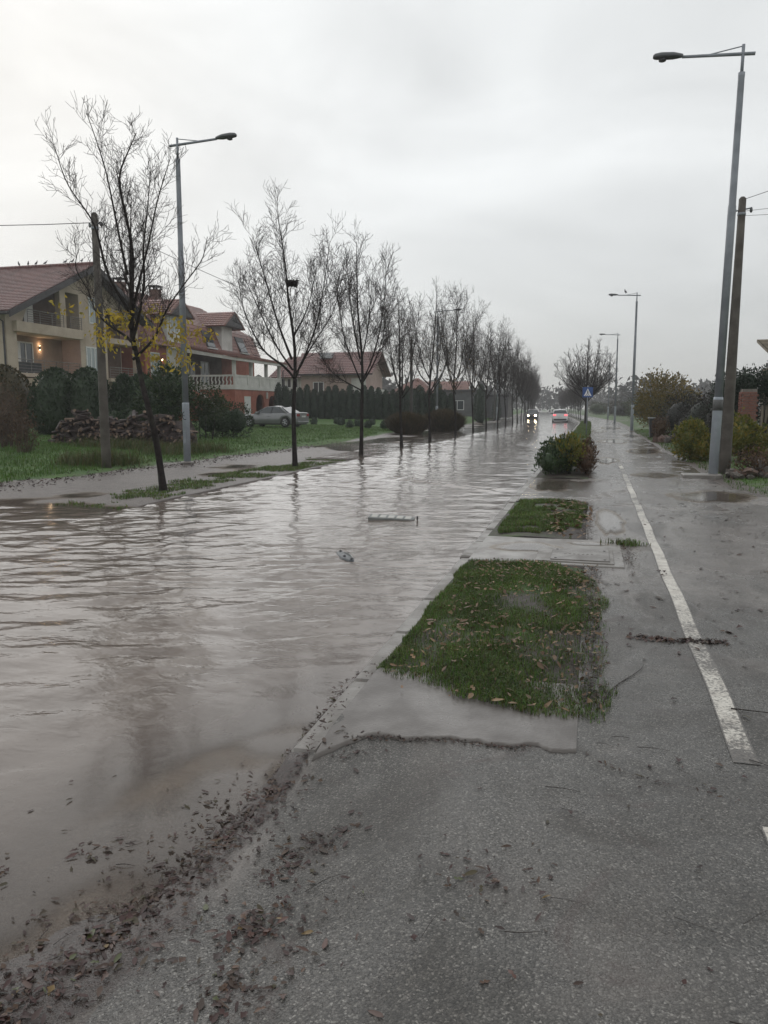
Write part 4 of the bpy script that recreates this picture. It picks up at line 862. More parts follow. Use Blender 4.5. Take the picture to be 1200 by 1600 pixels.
# ruined brick pillar and shed on the right
MAT_BRICK = pm('old_brick', (.24, .10, .075), (.17, .072, .056), 6, .85, .3, 30, dirt=(.25, .2, .17)); MAT_MORTAR = pm('mortar', (.2, .18, .16), None, 5, .9)
rp = empty('brick_pillar', (5.0, 28, .2)); tag(rp, 'broken red brick pillar overgrown with ivy by the footpath', 'pillar')
MB().box(-.22, .22, -.22, .22, -.3, 2.08).build('core', MAT_MORTAR, rp)
bme = None; g = np.random.default_rng(17)
for row in range(29):
    for k in range(2):
        for side in range(2):
            if row > 26 and g.random() < .4: continue
            if bme is None: bk = MB().box(-.112, .112, -.055, .055, -.034, .034).build('brick', MAT_BRICK, rp, bevel=.006); bme = bk.data
            else: bk = bpy.data.objects.new('brick', bme); COL.objects.link(bk); bk.parent = rp
            u = (k-.5)*.235+(.05 if row % 2 else 0)-.02
            bk.location = (u, -.195-g.random()*.012, -.18+row*.082+.0) if side == 0 else (-.195-g.random()*.012, u+.04, -.18+row*.082); bk.rotation_euler = (0, 0, g.normal(0, .03)+(math.pi/2 if side else 0))
H = House('old_shed', (8.5, 32, .2), 'old plastered shed with crumbling grey gable behind the brick pillar'); PL_OLD = pm('crumbling_plaster', (.25, .215, .16), (.17, .14, .11), 2, .9, .4, 12, dirt=(.12, .1, .09))
H.b('wall', PL_OLD, (5.7, 12, 29.2, 29.5, .1, 2.2), (6.9, 7.1, 29.502, 36, .1, 3.3)); H.m('gable', PL_OLD, MB().prism([(6.6, 2.201), (12, 2.201), (12, 3.9), (7.2, 3.75), (6.9, 3.4)], 33.9, 34.1, 'y')); H.m('roof', PL_OLD, courses((6.8, 33.6, 3.72), (12.2, 33.6, 3.72), (12.2, 37, 4.6), (6.8, 37, 4.6), .3))

# ------------------------------------------------------------------ gardens on the left
def thuja_profile(h, w, tip=.5):
    return [(w*.62, 0), (w*.95, h*.12), (w, h*.35), (w*.93, h*.6), (w*.7, h*.82), (w*.38, h*.94), (w*.06, h)]
def column_bush(name, loc, h, w, mat, n, size, seed, label, cat, group=None, z=None):
    root = empty(name, (loc[0], loc[1], gz(*loc) if z is None else z)); g = np.random.default_rng(seed)
    pr = thuja_profile(h, w); zz = g.random(n)*h; rr = np.interp(zz, [p[1] for p in pr], [p[0] for p in pr]); a = g.uniform(0, 6.283, n)
    k = rr*(.86+.28*fbm(a*2.5+seed, zz*2.2/max(w, .3)*.6, 3, seed)); P = np.stack([np.cos(a)*k, np.sin(a)*k, zz], -1)
    up_ = np.stack([np.cos(a)*.55, np.sin(a)*.55, np.full(n, .8)], -1)
    V, F = leaf_cards(P, size, g, .55, up=up_, jit=.4); m_ = MB().lathe([(r*.88, q) for r, q in pr], n=10); Vc = np.array(m_.V); bm_F = []
    for f in m_.F:
        for q in range(1, len(f)-1): bm_F.append((f[0], f[q], f[q+1]))
    mesh_obj('foliage', np.concatenate([V, Vc]), np.concatenate([F, np.array(bm_F)+len(V)]), mat, root)
    MB().lathe([(.06, -.15), (.05, .3)], n=6).build('trunk', MAT_BARK, root); return tag(root, label, cat, group)
hg = 'cypresses of the tall hedge'
proto_h = [column_bush('hedge_cypress', (-29, 70.5), 3.05, .46, LM_DARK, 1100, .13, 300+k, 'dark clipped cypress in the tall hedge before the pink house', 'cypress', hg) for k in range(3)]
g = np.random.default_rng(31); k = 0; xx = -29.4
while xx < -12.6:
    o = proto_h[k] if k < 3 else copy_tree(proto_h[k % 3]); yy = 70.2+(xx+29)*.2
    o.location = (xx, yy, gz(xx, yy)-.02); sc = g.uniform(.9, 1.12); o.scale = (g.uniform(.92, 1.1), 1, sc); o.rotation_euler = (0, 0, g.uniform(0, 6)); k += 1
    xx += .68
TB = 'rounded thujas before the beige house'
for i, (x, y, h, w, mt, lb) in enumerate([(-27.4, 31.5, 3.2, 1.35, LM_RUST, 'rusty green thuja with browning tips at the end of the garden row'), (-24.9, 32, 3.15, 1.2, LM_THUJA, 'broad dark rounded thuja below the lit balcony'), (-23.4, 32.4, 3.2, 1.15, LM_THUJA, 'dark rounded thuja below the tall curtained window'),
        (-21.85, 33, 2.9, .65, LM_THUJA, 'slim dark thuja right behind the brown utility pole'), (-20.9, 33, 2.95, .85, LM_THUJA, 'dome topped thuja between the brown pole and the bent tree')]):
    column_bush('garden_thuja', (x, y), h, w, mt, 2600, .15, 320+i, lb, 'thuja', TB)
shrub('clipped_hedge', (-19.9, 31.2), [(-1.3, 0, .75, .9, .7, .85), (-.2, 0, .75, .95, .7, .85), (.9, 0, .75, .9, .7, .85)], 3600, .11, LM_THUJA, 'low dark hedge behind the firewood pile', 'hedge', 341, shell=.75)
shrub('laurel_bush', (-18.5, 31), [(0, 0, 1.6, 1.25, 1.1, 1.75), (.5, -.2, 2.3, .9, .8, 1.0), (-.6, .1, 1.2, .9, .8, 1.1)], 5200, .16, LM_GREEN, 'large green laurel bush behind the street lamp', 'bush', 342, shell=.55)
shrub('small_garden_tree', (-17.2, 32.3), [(0, 0, 1.7, 1.0, .9, .95), (.45, 0, 1.5, .75, .7, .6), (-.4, 0, 1.5, .7, .6, .6)], 2400, .13, LM_OLIVE, 'small leafy garden tree with thin trunk near the hedge block', 'tree', 343, shell=.35, stems=4, core=False)
shrub('hedge_block', (-17.5, 34.6), [(0, 0, .85, 1.0, .9, 1.0), (.6, .3, .8, .85, .8, .95), (-.8, .1, .8, .8, .8, .9)], 3000, .11, LM_THUJA, 'clipped hedge block beside the silver car', 'hedge', 344, shell=.8)
for i, (x, y) in enumerate([(-22.2, 60.3), (-21.2, 63.4), (-17.6, 55.6), (-17.9, 58.6), (-16.3, 56), (-18.2, 63.9), (-15.1, 56.3), (-16.2, 61.4), (-19.6, 59.5), (-14.2, 58.5), (-20.4, 62.2), (-13.6, 62)]):
    r_ = column_bush('ball_shrub', (x, y), .55, .28, LM_DARK, 260, .09, 360+i, 'small round clipped shrub on the lawn before the tall hedge', 'shrub', 'ball shrubs on the lawn')
def grass_clump(name, loc, w, h, n, label, seed):
    root = empty(name, (*loc, gz(*loc))); g = np.random.default_rng(seed); r = np.sqrt(g.random(n))*w; a = g.uniform(0, 6.283, n)
    base = np.stack([np.cos(a)*r*.7, np.sin(a)*r*.7, 0*r], -1); lean = np.stack([np.cos(a)*r*.55, np.sin(a)*r*.55, h*g.uniform(.6, 1.05, n)*(1-.35*(r/w)**2)], -1)+g.standard_normal((n, 3))*.06
    s_ = np.stack([-np.sin(a), np.cos(a), 0*a], -1)*.022; m1 = base+lean*.55; tip = base+lean+np.stack([np.cos(a), np.sin(a), -0.6+0*a], -1)*.12*g.random((n, 1))
    V = np.stack([base-s_, base+s_, m1+s_, m1-s_, tip], 1).reshape(-1, 3); i = np.arange(n)*5
    F = np.concatenate([np.stack([i, i+1, i+2], -1), np.stack([i, i+2, i+3], -1), np.stack([i+3, i+2, i+4], -1)]); mesh_obj('blades', V, F, LM_BUSHB, root)
    V, F = leaf_cards(np.stack([np.cos(a)*r*1.0, np.sin(a)*r, h*(.15+.75*g.random(n)*(1-.45*(r/w)**2))], -1), .12, g, .4, up=np.array([0, 0, .7])); mesh_obj('seed_heads', V, F, LM_BUSHB, root)
    return tag(root, label, 'ornamental grass', 'ornamental grass clumps in the flood')
grass_clump('grass_clump', (-11.6, 49.5), 1.25, 1.55, 4200, 'brown ornamental grass clump right of the thin grey pole', 401); grass_clump('grass_clump', (-10.4, 55.5), 1.5, 1.75, 4800, 'larger reddish brown ornamental grass clump beyond the first one', 402); grass_clump('grass_clump', (-12.9, 53), 1.1, 1.5, 3500, 'brown ornamental grass clump around the thin grey pole', 403)
for i, (x, y, h) in enumerate([(-15.2, 78, 4.0), (-12.5, 90, 4.4), (-14, 97, 3.2), (-13, 110, 3.0), (-18.5, 84, 3.6)]): column_bush('far_cypress', (x, y), h, .5+.1*(i % 2), LM_DARK, 700, .17, 380+i, 'dark pointed cypress beyond the brown grass clumps', 'cypress', 'cypresses beyond the grass clumps')
# dead brown weeds and brambles at the left end
def stems_bush(name, loc, n, h, w, mat, label, cat, seed, leaves=1.0, lm=None, group=None):
    root = empty(name, (*loc, gz(*loc))); g = np.random.default_rng(seed); tb = Tubes(); tips = []
    for k in range(n):
        a = g.uniform(0, 6.283); r = w*math.sqrt(g.random())*.6; b = np.array([math.cos(a)*r, math.sin(a)*r, -.05]); hh = h*g.uniform(.45, 1.1); e_ = b+np.array([math.cos(a)*w*.5*g.random(), math.sin(a)*w*.5*g.random(), hh])
        Q = smooth_poly([b, (b+e_)/2+g.normal(0, .1, 3), e_], 5); tb.add(Q, np.linspace(.011, .004, 5), 3)
        for q in range(4):
            p, d = polyline_at(Q, g.uniform(.35, .95)); d = g.normal(0, .5, 3)+[0, 0, .5]; tb.add([p, p+d*.16*h/1.4, p+d*.3*h/1.4], [.006, .005, .003], 3); tips.append(p+d*.3*h/1.4); tips.append(p+d*.1)
        tips.append(e_)
    tb.build('stems', mat, root); tips = np.array(tips); P = np.repeat(tips, max(1, int(3*leaves)), 0); P = P+g.standard_normal(P.shape)*.09
    V, F = leaf_cards(P, .095, g, .45); mesh_obj('leaves', V, F, lm or LM_BROWN, root); return tag(root, label, cat, group)
MAT_DSTEM = pm('dead_stems', (.10, .066, .045), (.06, .04, .03), 5, .8)
stems_bush('dead_weeds', (-19.9, 22.6), 90, 1.75, .9, MAT_DSTEM, 'tall reddish brown dead weeds at the end of the woodpile', 'weeds', 411, .6); stems_bush('dead_weeds', (-22.2, 24.5), 130, 2.2, 1.5, MAT_DSTEM, 'wide brown bramble thicket before the broad thuja', 'bramble', 412, .5); stems_bush('dead_weeds', (-24.6, 24), 130, 1.9, 1.6, MAT_DSTEM, 'brown bramble thicket under the rusty thuja', 'bramble', 413, .6, LM_RUST)
stems_bush('dead_weeds', (-17.3, 20.6), 36, 1.2, .4, MAT_DSTEM, 'dark upright dead weed clump in the grass by the brown pole', 'weeds', 414, .6)
fp = tag(MB().prism([(-.05, -.05), (.05, -.05), (.05, .05), (-.05, .05)], -.2, 1.25).build('fence_post', MAT_STEEL, bevel=.01), 'thin grey concrete fence post before the dead weeds', 'post'); fp.location = (-18.4, 20.3, gz(-18.4, 20.3))
# firewood
MAT_LOG = pm('split_log_bark', (.055, .036, .032), (.03, .02, .019), 7, .7, .4, 25); MAT_LOGE = pm('split_log_wood', (.20, .135, .095), (.12, .08, .06), 6, .7, .3, 30, dirt=(.06, .042, .038))
wp = empty('firewood_pile', (-17.1, 26.2, gz(-17.1, 26.2))); tag(wp, 'long heap of split firewood logs before the low hedge', 'woodpile')
logs = []
g = np.random.default_rng(51)
for k in range(5):
    r = .055+.018*g.random(); n = 5+k % 2; pl = [(r*(.75+.4*g.random())*math.cos(2*math.pi*q/n), r*(.75+.4*g.random())*math.sin(2*math.pi*q/n)) for q in range(n)]
    m_ = MB().prism(pl, -.27, .27, 'x'); o = m_.build('log', MAT_LOG, wp); o.data.materials.append(MAT_LOGE); o.data.polygons[0].material_index = 1; o.data.polygons[1].material_index = 1
    for pgi in range(2, 2+(1 if k == 2 else 0)): o.data.polygons[pgi].material_index = 1
    logs.append(o.data); bpy.data.objects.remove(o)
for k in range(300):
    u = g.uniform(-3.05, 2.65); hh = (1.05+.15*math.sin(u*2.1)+.1*math.sin(u*5))*(1-max(0, (u-1.5)/1.5)**2*.75)*(1-max(0, (-u-2.4)/.9)**2*.5); t = g.random()
    o = bpy.data.objects.new('log', logs[k % 5]); COL.objects.link(o); o.parent = wp
    z = t*hh; o.location = (u, -.55*(1-t*.85)+g.normal(0, .08), z+.04); o.rotation_euler = (g.uniform(0, 6), g.normal(0, .3), (math.pi/2 if g.random() < .45 else 0)+g.normal(0, .5))
MB().prism([(-.5, -.1), (.6, -.1), (.45, .6), (.1, .95), (-.15, .7)], -3.0, 2.5, 'x').build('heap_core', MAT_LOG, wp)

# ------------------------------------------------------------------ right side growth
shrub('verge_shrub', (-.62, 19.3, .1), [(-.32, -.9, .3, .34, .4, .36), (-.05, -.55, .34, .36, .45, .4), (-.3, .2, .42, .34, .55, .42), (-.05, .9, .36, .36, .6, .42), (-.35, 1.5, .32, .3, .5, .38), (.05, -.1, .5, .25, .3, .42)], 3400, .095, LM_GREEN, 'low dark evergreen shrub overhanging the kerb', 'shrub', 420, shell=.1, up=1.3, aspect=.38, stems=12)
shrub('verge_shrub', (-.1, 19.6, .1), [(0, -.9, .3, .22, .4, .36), (.02, .1, .38, .24, .6, .44), (-.03, 1.0, .32, .22, .6, .38)], 1700, .085, LM_BROWN, 'withered brown shrub beside the evergreen one on the verge', 'shrub', 421, shell=.15, up=1.2, aspect=.35, stems=10)
shrub('verge_shrub', (-.55, 18.9, .1), [(.1, -.3, .5, .35, .3, .36), (.05, .5, .55, .4, .5, .4)], 1100, .09, LM_YG, 'yellow green shoots rising from the verge shrubs', 'shrub', 422, shell=.3, up=.9, core=False)
shrub('verge_shrub', (-.6, 22.6, .1), [(-.2, -.9, .25, .3, .6, .3), (.15, 0, .3, .32, .8, .34), (-.15, 1.0, .25, .3, .8, .3), (.3, 1.2, .2, .2, .8, .26)], 1900, .085, LM_OLIVE, 'low olive shrub strip running behind the evergreen shrub on the verge', 'shrub', 426, shell=.15, up=1.2, aspect=.4, stems=10)
shrub('yellow_shrub', (2.95, 25.2), [(0, 0, .55, .55, .5, .6), (.3, -.3, .35, .45, .4, .45), (.1, .3, .8, .4, .4, .45)], 2600, .11, LM_YG, 'yellow green shrub left of the lamp and brown pole', 'shrub', 423, up=.6)
shrub('yellow_shrub', (4.25, 24.6), [(0, 0, .7, .5, .5, .7), (.4, .2, .5, .5, .5, .6)], 1800, .12, LM_YG, 'tall yellow green shrub between the pole and brick pillar', 'shrub', 424, up=.6)
shrub('autumn_tree', (3.75, 50), [(0, 0, 2.3, 1.25, 1.2, 1.6), (.9, .2, 2.6, 1.1, 1.0, 1.1), (-.4, .2, 1.5, .8, .8, 1.2), (1.7, 0, 2.0, .8, .8, 1.0)], 4200, .16, LM_AUTUMN, 'yellowing autumn tree beside the footpath lamp', 'tree', 425, shell=.3, core=False)
for i, (x, y, bl, lb) in enumerate([(4.4, 42, [(0, 0, 1.0, 1.2, 1.3, 1.3), (.8, -.4, .9, 1.0, 1.0, 1.1)], 'dark bramble thicket behind the black bin'), (4.6, 36, [(0, 0, .95, 1.0, 1.2, 1.3), (.7, .3, 1.1, 1.0, 1.0, 1.2), (-.4, .6, .7, .8, .8, .9)], 'dark bramble thicket behind the rubble heap'), (5.4, 31.5, [(0, 0, 1.3, 1.0, 1.0, 1.5), (-.8, 0, .9, .7, .8, 1.1)], 'dark thicket behind the brown utility pole'), (5.0, 28.9, [(-.55, 0, 1.9, .5, .4, .8), (.1, .2, 2.3, .6, .4, .6), (1.0, .3, 2.3, .7, .4, .8)], 'ivy-clad dark bush around the brick pillar')]):
    shrub('bramble_thicket', (x, y), bl, 4200, .10, LM_BRAMBLE if i < 3 else LM_DARK, lb, 'bush', 430+i, shell=.45, stems=14)
shrub('red_bush', (3.35, 41.0), [(0, 0, .6, .45, .5, .6)], 900, .1, LM_BROWN, 'reddish withered bush between lamp and black bin', 'bush', 440)
for i in range(16):
    y_ = 70+i*9+rng.normal(0, 2); x_s = 5.5+rng.uniform(0, 6)+float(off(y_)); q = rng.uniform(.8, 1.4)
    shrub('roadside_bush', (x_s, y_), [(0, 0, 1.2*q, 1.7*q, 1.6*q, 1.3*q), (1.4, 1, 1.0*q, 1.5*q, 1.5*q, 1.1*q)], 1200, .24, [LM_BRAMBLE, LM_OLIVE, LM_RUST][i % 3], ['dark bramble bush', 'olive green bush', 'rusty brown bush'][i % 3]+' on the far right side beyond the autumn tree', 'bush', 450+i, group='far bushes along the footpath')
# black bin with a sheet and low dark barrier
bn = empty('waste_bin', (3.35, 44.5, gz(3.35, 44.5))); tag(bn, 'black waste bin with pale lid edge before the bramble thicket', 'bin'); MAT_BIN = pm('black_plastic', (.012, .013, .016), (.02, .021, .024), 4, .45)
MB().prism([(-.26, 0), (.26, 0), (.33, 1.0), (-.33, 1.0)], -.3, .3, 'y').build('body', MAT_BIN, bn, bevel=.02); MB().box(-.38, .38, -.36, .36, 1.0, 1.08).build('lid', pm('grey_lid', (.2, .21, .21), None, 4, .5), bn, bevel=.02)
for s_ in (-1, 1): MB().lathe([(.1, -.03), (.1, .03)], (s_*.24, .3, .1), 10, 'x').build('wheel', MAT_BIN, bn)
# rubble
MAT_STONE = pm('rubble_stone', (.16, .14, .125), (.10, .088, .078), 4, .8, .4, 18, dirt=(.07, .055, .048)); MAT_STONE2 = pm('rubble_brick', (.17, .10, .08), (.12, .09, .075), 4, .8, .4, 18)
stm = []
for k in range(5):
    bm = bmesh.new(); bmesh.ops.create_icosphere(bm, subdivisions=1, radius=1)
    for v in bm.verts: v.co *= rng.uniform(.65, 1.15)
    me = bpy.data.meshes.new('stone'); bm.to_mesh(me); bm.free(); me.materials.append(MAT_STONE if k < 3 else MAT_STONE2); stm.append(me)
def rubble(loc, w, d, h, n, sz, label, seed):
    root = empty('rubble_heap', (*loc, gz(*loc))); g = np.random.default_rng(seed)
    for k in range(n):
        o = bpy.data.objects.new('stone', stm[k % 5]); COL.objects.link(o); o.parent = root; r = math.sqrt(g.random()); a = g.uniform(0, 6.28); s_ = sz*g.uniform(.5, 1.3)
        o.location = (math.cos(a)*r*w, math.sin(a)*r*d, h*(1-r)*g.random()+.02); o.scale = (s_*1.3, s_, s_*g.uniform(.35, .8)); o.rotation_euler = tuple(g.uniform(0, 6, 3))
    return tag(root, label, 'rubble', 'rubble heaps by the footpath')
rubble((4.0, 37.8), 1.3, .8, .5, 60, .2, 'low rubble heap of broken stones before the bramble thicket', 1); rubble((3.75, 19.0), .75, .5, .42, 70, .12, 'rubble and brush heap beside the brown utility pole', 2)
stems_bush('brush_heap', (4.1, 19.3), 60, .55, .9, MAT_DSTEM, 'tangle of dead brush on the rubble beside the brown pole', 'brush', 470, .8)
tag(MB().box(-.38, .3, -.28, .3, -.05, .07).build('concrete_plate', MAT_CONC, bevel=.012), 'flat concrete plate at the foot of the tall right lamp', 'plate').location = (2.42, 18.65, .1)
# crossing sign
sg = empty('crossing_sign', (-.27, 46.4, .1)); tag(sg, 'blue square pedestrian crossing sign with white triangle on a steel post', 'sign')
MB().lathe([(.03, -.2), (.03, 2.85), (.01, 2.86)], n=10).build('post', MAT_STEEL_D, sg, True); BLUE = pm('sign_blue', (.03, .085, .27), (.025, .07, .23), 5, .4); SW = pm('sign_white', (.75, .76, .78), (.68, .69, .7), 5, .4)
pl_ = MB().box(-.29, .29, -.05, -.035, 2.18, 2.76).build('plate', BLUE, sg); tri = [(-.215, 2.26), (.215, 2.26), (0, 2.69)]; MB().prism(tri, -.056, -.051, 'y').build('triangle', SW, pl_)
fg = MB().lathe([(.005, -.022), (.022, -.008), (.022, .008), (.005, .022)], (.0, -.058, 2.565), 8); fg.prism([(-.025, 2.54), (.03, 2.53), (.02, 2.43), (-.03, 2.43)], -.061, -.057, 'y'); fg.prism([(-.028, 2.43), (-.002, 2.43), (-.05, 2.31), (-.075, 2.31)], -.061, -.057, 'y'); fg.prism([(.0, 2.43), (.02, 2.43), (.07, 2.31), (.045, 2.31)], -.0605, -.0565, 'y'); fg.prism([(.02, 2.53), (.03, 2.515), (.075, 2.45), (.065, 2.44)], -.0605, -.0565, 'y'); fg.build('pedestrian', MAT_BLACK, pl_)
for k in range(3): MB().box(-.14+k*.11, -.08+k*.11, -.06, -.0565, 2.275, 2.3).build('stripe', MAT_BLACK, pl_)

# ------------------------------------------------------------------ cars
def paint(name, c, metal=.0, rough=.25):
    s = NT(name); s.set(col=s.mix(s.mr(s.noise(s.obj(), 1.5, 5), .35, .7), c, tuple(x*.85 for x in c)), metal=metal, rough=rough); s.b.inputs['Coat Weight'].default_value = .5; s.b.inputs['Coat Roughness'].default_value = .08; return s.m
MAT_TYRE = pm('tyre_rubber', (.014, .014, .015), (.022, .021, .02), 6, .75); MAT_RIM = pm('alloy_rim', (.42, .43, .44), (.34, .35, .36), 5, .3, metal=.7); MAT_TRIM = pm('black_trim', (.014, .014, .016), (.02, .02, .022), 5, .5); CGLASS = GLASS
RED_ON = emit('lit_tail_lamp', (1, .12, .14), 1.5); RED_OFF = pm('tail_lamp', (.25, .012, .014), (.18, .01, .012), 5, .25); HEAD_ON = emit('lit_headlamp', (1, .80, .48), 36.0); HEAD_OFF = pm('headlamp', (.5, .51, .52), None, 5, .15)
def car(name, length, width, belt, roof, wheelbase, wr, prof, gh, body_mat, label, tail, head, suv=False):
    """prof: (x, z_top, half_width) along the body; gh: greenhouse side outline (x,z) bottom-front ... closed over the roof"""
    root = empty(name); wx = (-wheelbase/2, wheelbase/2); zb = .2
    st = sorted(set([p[0] for p in prof]+list(np.linspace(prof[0][0], prof[-1][0], 46)))); px = [p[0] for p in prof]
    V = []; rows = []
    for x in st:
        zt = np.interp(x, px, [p[1] for p in prof]); hw = np.interp(x, px, [p[2] for p in prof]); b = zb+.06
        for c in wx:
            if abs(x-c) < wr+.07: b = max(b, math.sqrt((wr+.07)**2-(x-c)**2)+wr-.02)
        b = min(b, zt-.12); mid = b+(zt-b)*.5
        sec = [(hw*.93, b), (hw, b+(zt-b)*.25), (hw*1.0, mid), (hw*.965, zt-.05), (hw*.90, zt), (hw*.45, zt+.02)]
        rows.append([(x, -a, z) for a, z in sec]+[(x, a, z) for a, z in sec[::-1]])
    n = len(rows[0]); m_ = MB(); V = [p for r in rows for p in r]
    F = [(i*n+k, i*n+k+1, (i+1)*n+k+1, (i+1)*n+k) for i in range(len(rows)-1) for k in range(n-1)]+[tuple(range(n)), tuple(range((len(rows)-1)*n, len(rows)*n))[::-1]]
    body = m_.add(V, F).build('body', body_mat, root, False)
    for p in body.data.polygons: p.use_smooth = len(p.vertices) == 4
    MB().box(prof[0][0]+.15, prof[-1][0]-.15, -width*.42, width*.42, .18, .5).build('underbody', MAT_TRIM, root)
    # greenhouse: glass volume, roof skin, pillars
    wb, wt = width*.445, width*.36
    def pt(x, z, s_, o_=0): t = (z-belt)/(roof-belt); return (x, s_*(wb+(wt-wb)*t+o_), z)
    ng = len(gh); Vg = [pt(x, z, -1) for x, z in gh]+[pt(x, z, 1) for x, z in gh]
    MB().add(Vg, [tuple(range(ng)), tuple(range(ng, 2*ng))[::-1]]+[(i, (i+1) % ng, ng+(i+1) % ng, ng+i) for i in range(ng)]).build('glasshouse', CGLASS, root)
    top = [q for q in gh if q[1] > roof-.09]; rfm = MB(); x0, x1 = min(q[0] for q in top)-.03, max(q[0] for q in top)+.03; R_ = []
    for i in range(9):
        x = x0+(x1-x0)*i/8; z = np.interp(x, [q[0] for q in sorted(top)], [q[1] for q in sorted(top)])+.012
        R_.append([(x, -wt-.03, z-.05), (x, -wt*.95, z), (x, 0, z+.03), (x, wt*.95, z), (x, wt+.03, z-.05)])
    rfm.add([p for r in R_ for p in r], [(i*5+k, i*5+k+1, i*5+k+6, i*5+k+5) for i in range(8) for k in range(4)]).build('roof', body_mat, root, True)
    def pillar(a, b, r=.035):
        for s_ in (-1, 1): MB().tube([pt(*a, s_, .006), pt(*b, s_, .006)], r, 6).build('pillar', body_mat, root, True)
    pillar(gh[0], top[-1] if False else sorted(top)[-1]); pillar(gh[-1], sorted(top)[0], .06 if not suv else .05)
    xm = (gh[0][0]+gh[-1][0])/2-.05; MBx = MB()
    for s_ in (-1, 1): MB().tube([pt(xm, belt, s_, .004), pt(xm-.08, roof-.05, s_, .004)], .03, 5).build('pillar', MAT_TRIM, root); MB().tube([pt(gh[0][0]-.05, belt+.02, s_, .012), pt(gh[-1][0]+.1, belt+.02, s_, .012)], .014, 5).build('window_trim', MAT_RIM, root)
    for s_ in (-1, 1): MB().box(gh[0][0]-.42, gh[0][0]-.22, s_*(width*.5+.02)-.1, s_*(width*.5+.02)+.1, belt+.02, belt+.16).build('mirror', MAT_TRIM if suv else body_mat, root, bevel=.02)
    for c in wx:
        for s_ in (-1, 1):
            yv = s_*(width*.5-.11); wh = MB().lathe([(wr*.62, -.1), (wr*.95, -.105), (wr, -.07), (wr, .07), (wr*.95, .105), (wr*.62, .1)], (c, yv, wr), 20, 'y').build('wheel', MAT_TYRE, root, True)
            rim = MB().lathe([(wr*.64, s_*.085), (wr*.64, s_*.1), (wr*.58, s_*.105), (wr*.55, s_*.08)], (c, yv, wr), 20, 'y')
            for q in range(5):
                a = 2*math.pi*q/5; d = Vector((math.cos(a), 0, math.sin(a))); p0 = Vector((c, yv+s_*.1, wr)); rim.tube([p0, p0+d*wr*.58], .035, 5)
            rim.build('rim', MAT_RIM, wh)
    xr, xf = prof[0][0], prof[-1][0]; hwr = prof[0][2]; zr = np.interp(xr+.05, px, [p[1] for p in prof])
    for s_ in (-1, 1):
        MB().box(xr-.025, xr+.3, min(s_*hwr*.62, s_*(hwr+.012)), max(s_*hwr*.62, s_*(hwr+.012)), zr-.24, zr-.06).build('tail_lamp', tail, root, bevel=.02)
        MB().box(xf-.3, xf+.02, min(s_*prof[-1][2]*.6, s_*(prof[-1][2]+.01)), max(s_*prof[-1][2]*.6, s_*(prof[-1][2]+.01)), .58, .72).build('headlamp', head, root, bevel=.02)
    MB().box(xr-.04, xr+.12, -hwr*.95, hwr*.95, .3, .5 if suv else .42).build('rear_bumper', MAT_TRIM if suv else body_mat, root, bevel=.03); MB().box(xr-.05, xr-.02, -.26, .26, zr-.3 if not suv else .62, zr-.19 if not suv else .73).build('number_plate', FR_WHITE, root)
    MB().box(xf-.1, xf+.03, -.5, .5, .42, .56).build('grille', MAT_TRIM, root, bevel=.02)
    for q in (-1, 1): MB().box(gh[0][0]-1.35, gh[0][0]-1.15, q*width*.497-.01, q*width*.497+.01, belt-.2, belt-.16).build('door_handle', body_mat, root)
    return tag(root, label, 'car')
sed = car('silver_sedan', 4.85, 1.85, .93, 1.46, 2.89, .335, [(-2.42, .98, .80), (-2.3, 1.02, .86), (-1.6, 1.0, .915), (0, .94, .925), (1.1, .93, .91), (1.9, .83, .88), (2.3, .72, .8), (2.43, .6, .66)],
    [(1.08, .93), (.3, 1.36), (.05, 1.42), (-.45, 1.46), (-.95, 1.42), (-1.2, 1.36), (-1.78, 1.0), (-1.6, .95)], paint('silver_paint', (.20, .203, .21), .35, .3), 'silver sedan parked on the drive before the red house', RED_OFF, HEAD_OFF)
sed.location = (-21.9, 51.2, gz(-21.9, 51.2)+.02); sed.rotation_euler = (0, 0, R(172))
suvc = [(-2.2, 1.08, .80), (-2.1, 1.1, .87), (-1.4, 1.05, .93), (0, 1.03, .94), (1.0, 1.02, .92), (1.8, .95, .9), (2.15, .8, .82), (2.25, .62, .68)]; suvg = [(1.0, 1.02), (.3, 1.45), (0, 1.53), (-.6, 1.58), (-1.5, 1.55), (-1.85, 1.5), (-2.12, 1.12), (-2.0, 1.05)]
su = car('white_suv', 4.45, 1.86, 1.04, 1.58, 2.65, .35, suvc, suvg, paint('white_paint', (.75, .76, .77)), 'white SUV with red tail lamps driving through the flood', RED_ON, HEAD_OFF, True)
su.location = (-3.75, 97, -.09); su.rotation_euler = (0, 0, R(93))
oc = car('oncoming_car', 4.4, 1.8, 1.0, 1.5, 2.6, .33, suvc, suvg, paint('dark_paint', (.03, .032, .036)), 'dark oncoming car with lit headlamps between the left trees', RED_OFF, HEAD_ON, True)
oc.location = (-8.9, 122, -.09); oc.rotation_euler = (0, 0, R(-88))
